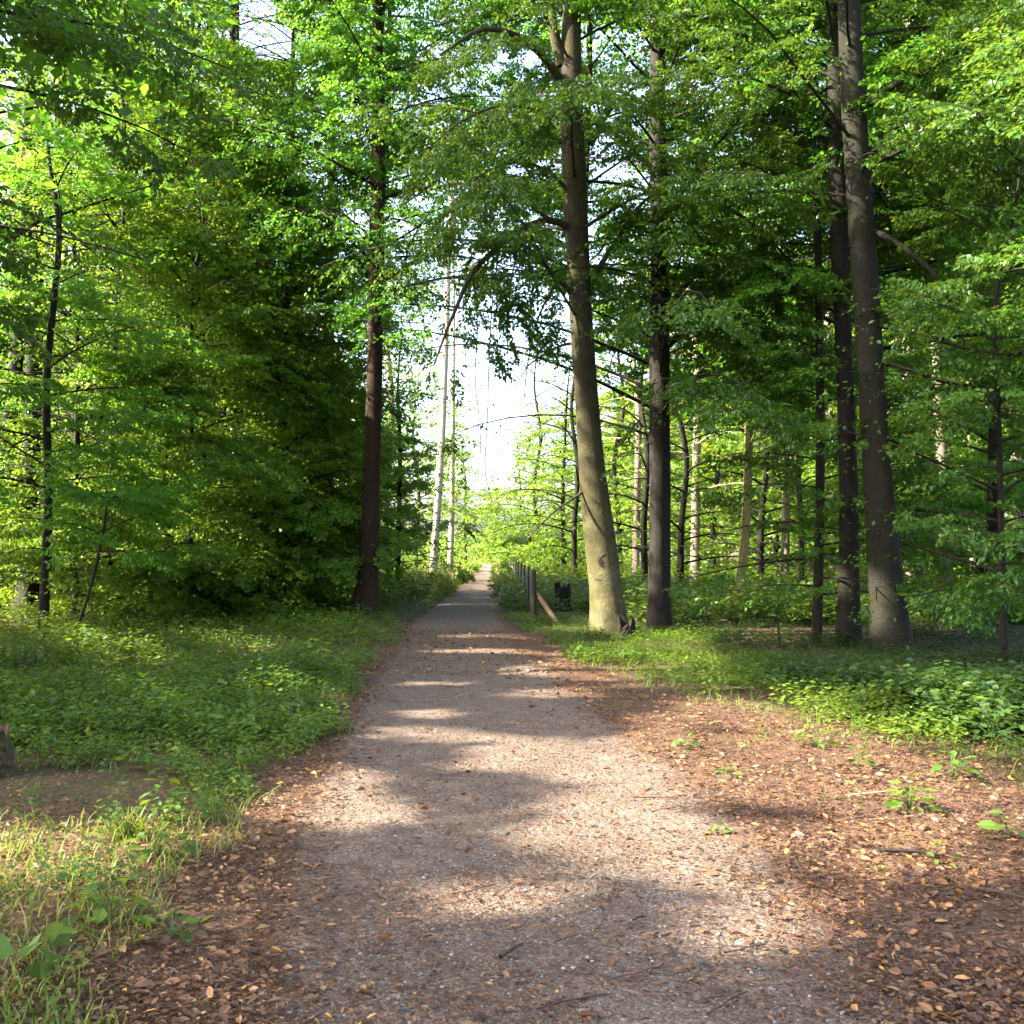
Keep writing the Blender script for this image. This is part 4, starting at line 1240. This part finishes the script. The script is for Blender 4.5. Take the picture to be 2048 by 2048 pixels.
def thin_crown(root):
    """the crown of one copy, with its own gaps where the sun comes through"""
    ch = [c for c in root.children if c.name.startswith('crown')][0]
    me = ch.data
    n = len(me.vertices)
    co = np.empty(n * 3, np.float32)
    me.vertices.foreach_get('co', co)
    co = co.reshape(-1, 4, 3)
    rv = np.empty(len(me.polygons), np.float32)
    me.attributes['rnd'].data.foreach_get('value', rv)
    a = root.rotation_euler.z
    c = co.mean(1).astype(float) * np.array(root.scale)
    w = np.stack([c[:, 0] * math.cos(a) - c[:, 1] * math.sin(a), c[:, 0] * math.sin(a) + c[:, 1] * math.cos(a), c[:, 2]], 1) + np.array(root.location)
    k = keep_mask(w, r_far)
    m = int(k.sum())
    ch.data = make_mesh('crown', co[k].reshape(-1, 3), np.arange(m * 4).reshape(-1, 4), [PROTO_LEAF[me.name]], rv[k])


PROTO_LEAF = {}
SRC = {}
made = {}
r_far = np.random.default_rng(9)
for px, d, kind, s, label in FAR:
    if kind not in made:
        src = proto_tree(*protos[kind])
        crown_src = [c for c in src.children if c.name.startswith('crown')][0].data
        PROTO_LEAF[crown_src.name] = protos[kind][8]
        made[kind] = src
        SRC[kind] = crown_src
        o = src
    else:
        o = copy_tree(made[kind])
        [c for c in o.children if c.name.startswith('crown')][0].data = SRC[kind]
    o.location = ((px - 1024) / FPX * d, d, 0)
    o.rotation_euler = (0, 0, r_far.uniform(0, 6.28))
    o.scale = (s, s, s * r_far.uniform(0.95, 1.05))
    thin_crown(o)
    tag(o, label, 'tree', 'trees farther back in the wood')


# the wood beyond, which reads as one mass of leaf
def far_wood():
    r = np.random.default_rng(31)
    wd = Wood()
    PP = []
    for i in range(95):
        d = r.uniform(62, 125)
        x = r.uniform(-0.62, 0.62) * d
        if abs(x + 1.2) < 6.5 + 0.03 * d:
            continue
        H = r.uniform(15, 24)
        if abs(x) < 22:
            H = min(H, 5 + 0.75 * abs(x))
        if -0.28 < x / d < -0.18:
            H = min(H, 15)
        rr = r.uniform(0.12, 0.28)
        wd.tube(np.array([[x, d, -0.1], [x + r.normal() * 0.3, d, H * 0.5], [x + r.normal() * 0.5, d, H]]), [rr, rr * 0.7, 0.03], 8)
        n = 3200
        u = r.random(n) ** 0.8
        z = H * (0.12 + 0.88 * u)
        cl = r.normal(size=(40, 3)) * [2.0, 2.0, 0.5]
        ci = r.integers(0, 40, n)
        prof = (1 - 0.7 * u)
        PP.append(np.stack([x + (cl[ci, 0] + r.normal(size=n) * 0.7) * prof * 1.2, d + (cl[ci, 1] + r.normal(size=n) * 0.7) * prof * 1.2, z + cl[ci, 2]], 1))
    for i in range(46):                        # low scrub where the path bends out of sight
        d, x = r.uniform(104, 150), r.uniform(-16, 14)
        H = r.uniform(2.0, 4.2)
        PP.append(np.stack([x + r.normal(size=700) * 1.5, d + r.normal(size=700) * 1.2, H * r.random(700) ** 0.8 * (0.7 + 0.3 * r.random(700))], 1))
    PP = np.vstack(PP)
    PP = PP[keep_mask(PP, r)]
    n = len(PP)
    b = ball(n, r)
    b[:, 2] *= 0.5
    V, F, q = leaves(PP, b, r.normal(size=n), r.uniform(0.22, 0.45, n), True, r)
    wv, wf = np.vstack(wd.V), np.vstack(wd.F)
    Vall = np.vstack([V, wv])
    Fall = np.vstack([F, wf + len(V)])
    rv = np.concatenate([np.clip(r.normal(0.5, 0.22, len(F)), 0, 1), np.zeros(len(wf))])
    mi = np.concatenate([np.zeros(len(F), int), np.ones(len(wf), int)])
    o = link('distant_woods', make_mesh('distant_woods', Vall, Fall, ['leaf_light', 'bark_pale'], rv, mi))
    tag(o, 'distant sunlit wood closing the view behind all the trunks', 'woods', None, 'stuff')


far_wood()


# unseen beeches left of the frame, added to shade the path and herbs
def side_canopy():
    r = np.random.default_rng(77)
    k = 0
    for (x, y, H, rad) in [(-11, 1.0, 20, 6.0), (-12, -5, 21, 6.5), (-18, 0, 23, 6.5), (-19, 9, 23, 6.5), (-14, 10, 20, 5.0), (-9.5, -9, 17, 5), (-17, -10, 22, 6), (-9.5, 14, 19, 5), (-11.2, 19.8, 20, 5.5), (-13, 12.5, 12, 4.5), (-17, 16, 14, 5), (-14, 18.5, 12.5, 3.5), (-12.5, 8.5, 12, 4.2)]:
        root = new_tree('beech_tree', (x, y, 0), 'unseen beech of the wood left of the path, added for its shade', group='unseen beeches added for shade')
        wd = Wood()
        trunk_tube(wd, [(0, 0, -0.1), (0.1, 0, H * 0.5), (0, 0.2, H)], [0.2, 0.15, 0.04], r, 12, 20, 0.3)
        n = 17000
        b = ball(170, r) * (r.random(170) ** 0.4)[:, None] * [rad, rad, H * 0.36]
        ci = r.integers(0, 170, n)
        p = b[ci] + r.normal(size=(n, 3)) * [0.55, 0.55, 0.25] + [0, 0, H * 0.62]
        kk = keep_mask(p + [x, y, 0], r)
        p = p[kk]
        f = ball(len(p), r)
        f[:, 2] *= 0.4
        V, F, q = leaves(p, f, r.normal(size=len(p)) * 0.6, r.uniform(0.16, 0.28, len(p)), True, r)
        for c in b[::6]:
            e = c + [0, 0, H * 0.62]
            z = max(2.0, e[2] - 0.5 * math.hypot(e[0], e[1]) - 0.6)
            wd.tube(np.array([[0, 0, z], [e[0] * 0.5, e[1] * 0.5, (z + e[2]) / 2 + 0.4], e]), [0.06, 0.035, 0.01], 5)
        link('trunk', wd.mesh('trunk', ['bark_grey']), root)
        link('crown', make_mesh('crown', V, F, ['leaf'], np.clip(r.normal(0.45, 0.2, len(F)), 0, 1)), root)


side_canopy()


# ------------------------------------------------------------------ carved and painted marks
def on_trunk(px, py, d, w_px, centre_px, lift=0.006):
    """a point on the front of a round trunk seen at px, py"""
    rad = w_px / FPX * d / 2
    p = P(px, py, d)
    dx = (px - centre_px) / FPX * d
    p[1] = d - math.sqrt(max(rad * rad - dx * dx, 0.0)) - lift
    k = p[1] / d
    p[0] *= k
    p[2] = EYE + (p[2] - EYE) * k
    return p


def strokes(name, parent, lines, d, wid, th, cfun, label=None):
    base = np.array(parent.location)
    for ln in lines:                           # every stroke is a mark of its own
        wd = Wood()
        q = spline([on_trunk(x, y, d, wid, cfun(y), 0.004) for x, y in ln], max(6, 4 * len(ln)))
        wd.tube(q - base, np.full(len(q), th), 6)
        o = link(name, wd.mesh(name, ['carve']), parent)
        if label:
            o['label'] = label


cfc = lambda y: np.interp(y, [930, 1080, 1180, 1272], [1183, 1200, 1212, 1222])
strokes('carving', centre, [
    [(1196, 1128), (1194, 1118), (1196, 1113), (1199, 1114), (1201, 1122), (1201, 1130)], [(1198, 1117), (1198, 1131)], [(1200, 1113), (1207, 1110), (1212, 1105), (1216, 1104)],
    [(1213, 1106), (1212, 1114), (1215, 1121), (1217, 1117), (1215, 1108)], [(1217, 1104), (1220, 1110), (1221, 1118), (1219, 1124)], [(1204, 1121), (1205, 1127), (1205, 1134)],
    [(1216, 1166), (1224, 1165), (1233, 1167), (1240, 1166)], [(1187, 1158), (1195, 1157), (1199, 1158)], [(1222, 1105), (1228, 1105), (1234, 1107)]], 19.5, 62, 0.006, cfc,
    'thin dark lines scratched into the sunlit bark')
cfn = lambda y: np.interp(y, [900, 1080, 1230], [1752, 1765, 1779])
strokes('painted_mark', num, [
    [(1739, 1058), (1740, 1063), (1739, 1068)], [(1743, 1058), (1746, 1059), (1745, 1064), (1743, 1067)], [(1760, 1058.5), (1752, 1057.5), (1751, 1062.5), (1757, 1063), (1760, 1064.5), (1758, 1067), (1750, 1067)],
    [(1766, 1059), (1767, 1063), (1768, 1068)], [(1767, 1064.5), (1764.5, 1066)]], 16.7, 60, 0.0075, cfn, 'dark faded number painted on the grey bark')

# ------------------------------------------------------------------ fence, stumps, fallen wood
fence = new_tree('wire_fence', G(1068, 1245), 'weathered wooden corner post with slanting brace and wire fence running beside the far path', 'fence')
fb = np.array(fence.location)


def post(p, h, r0, material, lean=(0, 0)):
    wd = Wood()
    z = np.linspace(-0.1, h, 7)
    pts = np.stack([p[0] + lean[0] * z, p[1] + lean[1] * z, z], 1) - fb
    wd.tube(pts, r0 * np.array([1.25, 1.2, 1.1, 1.0, 0.95, 0.92, 0.88]), 12, None, True)
    return link('post', wd.mesh('post', [material]), fence)


post(G(1068, 1245), 1.12, 0.058, 'wood_dark')
fp = [G(1068, 1245)]
for i in range(9):
    q = G(1058, 1222) + np.array([-0.07, 3.0, 0]) * i
    fp.append(q)
    post(q, 1.12, 0.03, 'wood_dark')
wd = Wood()
a, b = P(1070, 1182, 23.6), G(1120, 1248)
b[2] = -0.05
tt = np.linspace(0, 1, 6)[:, None]
wd.tube(a * (1 - tt) + b * tt - fb, np.full(6, 0.05), 10, None, True)
o = link('brace', wd.mesh('brace', ['wood']), fence)
wd = Wood()
for i in range(len(fp) - 1):
    A, B = fp[i] - fb, fp[i + 1] - fb
    for z in np.linspace(0.1, 1.05, 8):
        wd.tube(np.array([A + [0, 0, z], (A + B) / 2 + [0, 0, z - 0.01], B + [0, 0, z]]), np.full(3, 0.0022), 4)
    for t in np.linspace(0, 1, 18)[:-1]:
        c = A * (1 - t) + B * t
        wd.tube(np.array([c + [0, 0, 0.05], c + [0, 0, 1.05]]), np.full(2, 0.0018), 4)
link('wire_mesh', wd.mesh('wire_mesh', ['wire']), fence)


def stump(name, label, p, h, r0, material, seed, jag=0.25):
    r = np.random.default_rng(seed)
    k, n = 26, 12
    th = np.linspace(0, 2 * np.pi, k, endpoint=False)
    jagv = h * (1 + jag * (0.5 * np.sin(2 * th + r.uniform(0, 6)) + 0.5 * r.normal(size=k)))
    V = []
    for i in range(n):
        u = i / (n - 1)
        rr = r0 * (1 + 0.55 * math.exp(-u * h / 0.12) * (0.6 + 0.4 * np.cos(5 * th)) + 0.08 * np.sin(3 * th + 4 * u) + 0.05 * r.normal(size=k))
        V.append(np.stack([rr * np.cos(th), rr * np.sin(th), -0.08 + (jagv + 0.08) * u], 1))
    for f_, zf in ((0.72, 0.80), (0.3, 0.6), (0.02, 0.55)):
        V.append(np.stack([r0 * f_ * np.cos(th), r0 * f_ * np.sin(th), jagv * zf * (1 + 0.1 * r.normal(size=k))], 1))
    V = np.vstack(V)
    m_ = n + 3
    F = np.array([[i * k + j, i * k + (j + 1) % k, (i + 1) * k + (j + 1) % k, (i + 1) * k + j] for i in range(m_ - 1) for j in range(k)])
    o = link(name, make_mesh(name, V, F, [material], smooth=False), None, p)
    return tag(o, label, 'tree stump')


stump('tree_stump', 'dark broken stump in the herbs between the fence brace and the carved beech', G(1125, 1222), 0.62, 0.19, 'bark_dark', 3)
stump('tree_stump', 'rotten brown stump cut by the left edge beside the bare soil', np.array([-3.68, 7.75, 0]), 0.33, 0.15, 'wood_rot', 5, 0.15)
stump('tree_stump', 'low dark rotten stump against the right foot of the carved beech', P(1252, 1262, 19.2) * [1, 1, 0], 0.34, 0.14, 'bark_dark', 8, 0.5)


def stick(name, label, pts, r0, material, cat='branch'):
    wd = Wood()
    q = spline(np.array(pts, float), 12)
    wd.tube(q - q[0], r0 * np.linspace(1.0, 0.55, 12), 8, None, True)
    return tag(link(name, wd.mesh(name, [material]), None, q[0]), label, cat)


g = lambda x, y, z=0.04: tuple(G(x, y)[:2]) + (z,)
stick('fallen_branch', 'dark fallen branch lying in the grass beneath the thin crooked trunk', [g(92, 1290, 0.1), P(125, 1266, 21), P(165, 1254, 21.3), P(225, 1257, 21.6)], 0.05, 'bark_dark')
stick('fallen_stick', 'brown stick lying at the lower right edge of the leaf litter', [g(1960, 1795), g(2010, 1808, 0.05), g(2080, 1822)], 0.011, 'wood_dark')
stick('fallen_stick', 'long pale thin stick lying across the sunlit litter', [g(1690, 1604), g(1760, 1600, 0.05), g(1830, 1592)], 0.007, 'stalk')
stick('fallen_stick', 'short dark stick on the litter below the pale thin stick', [g(1760, 1716), g(1830, 1722, 0.05), g(1890, 1728)], 0.012, 'bark_dark')
stick('fallen_stick', 'small forked brown stick on the gravel near the bottom middle', [g(1000, 1935), g(1030, 1920, 0.05), g(1046, 1908)], 0.009, 'wood_dark')
stick('bare_pole', 'thin bare green pole upright in the clearing beside the thin dark trunk', [g(1560, 1296, -0.05), P(1556, 1240, 17.6), P(1552, 1195, 17.6)], 0.018, 'bark_dark', 'pole')


# ------------------------------------------------------------------ plants one can point to
def plant(name, label, p, h, nl, ls, spread, material, seed, cat='plant', width=1.1, group=None):
    r = np.random.default_rng(seed)
    root = new_tree(name, p, label, cat, group)
    tp, tf, ts = herb_template(r, h, nl, ls * 1.35, spread)
    wd = Wood()
    for q in tp:
        wd.tube(np.array([[0, 0, 0], [q[0] * 0.3, q[1] * 0.3, q[2] * 0.55], q]), [0.0022, 0.0018, 0.0012], 5)
    V, F, q = leaves(tp, tf, r.normal(size=nl) * 0.35, ts, False, r, width)
    link('stem', wd.mesh('stem', ['stem_green']), root)
    link('foliage', make_mesh('foliage', V, F, [material], np.repeat(r.random(nl), q)), root)
    return root


for i, (x, y, h, nl, ls, sp, mm, lab) in enumerate([
    (1820, 1625, 0.20, 26, 0.075, 0.34, 'fresh', 'bright yellow-green seedling clump alone on the sunlit litter at the right'),
    (1715, 1540, 0.24, 9, 0.07, 0.16, 'fresh', 'small upright seedling behind the pale thin stick'),
    (2022, 1680, 0.16, 8, 0.07, 0.16, 'fresh', 'small seedling at the right edge of the sunlit litter'),
    (1985, 1490, 0.42, 40, 0.095, 0.55, 'fresh', 'rounded light green leafy bush at the right edge above the litter'),
    (1905, 1560, 0.26, 18, 0.08, 0.36, 'fresh', 'lower light green plant just left of the rounded leafy bush'),
    (1630, 1500, 0.22, 18, 0.07, 0.34, 'fresh', 'light green plant at the front of the dark herbs, middle of their edge'),
    (1430, 1675, 0.07, 9, 0.05, 0.12, 'grass', 'tiny grassy rosette on the path margin, nearest the gravel'),
    (1450, 1555, 0.09, 10, 0.06, 0.16, 'herb', 'small dark seedling in the shaded litter behind the grassy rosette'),
    (1375, 1500, 0.10, 12, 0.055, 0.2, 'herb', 'low green seedling at the shaded bend of the leaf litter'),
    (80, 1965, 0.20, 9, 0.15, 0.3, 'herb', 'broad-leaved plant at the lower left corner'),
    (215, 1860, 0.20, 26, 0.07, 0.36, 'herb', 'dark lobed herb clump by the lower left path edge'),
    (320, 1720, 0.20, 26, 0.065, 0.34, 'herb', 'green herb clump between the sunlit grass and the path'),
    (470, 1560, 0.22, 30, 0.065, 0.36, 'herb', 'green herb clump rounding the bend of the left path edge'),
    (345, 1885, 0.13, 16, 0.055, 0.26, 'herb', 'small green herb in the brown litter left of the gravel'),
    (1275, 1262, 0.6, 30, 0.11, 0.6, 'fresh', 'light green leafy plant against the right foot of the carved beech'),
]):
    plant('leafy_plant', lab, G(x, y), h, nl, ls, sp, mm, 300 + i)


def tuft(name, label, p, n, h, seed):
    r = np.random.default_rng(seed)
    x, y = r.normal(size=n) * 0.05, r.normal(size=n) * 0.05
    V, F = blades(x, y, r.uniform(0.5, 1.0, n) * h, r, 0.7, 0.005)
    o = link(name, make_mesh(name, V, F, ['grass'], np.repeat(r.uniform(0.0, 0.4, n), 2)), None, p)
    return tag(o, label, 'grass tuft')


tuft('grass_tuft', 'dense upright green grass tuft at the back of the sunlit grass', G(262, 1680), 90, 0.24, 61)

print('LEAVES', sum(NLEAF), NLEAF)
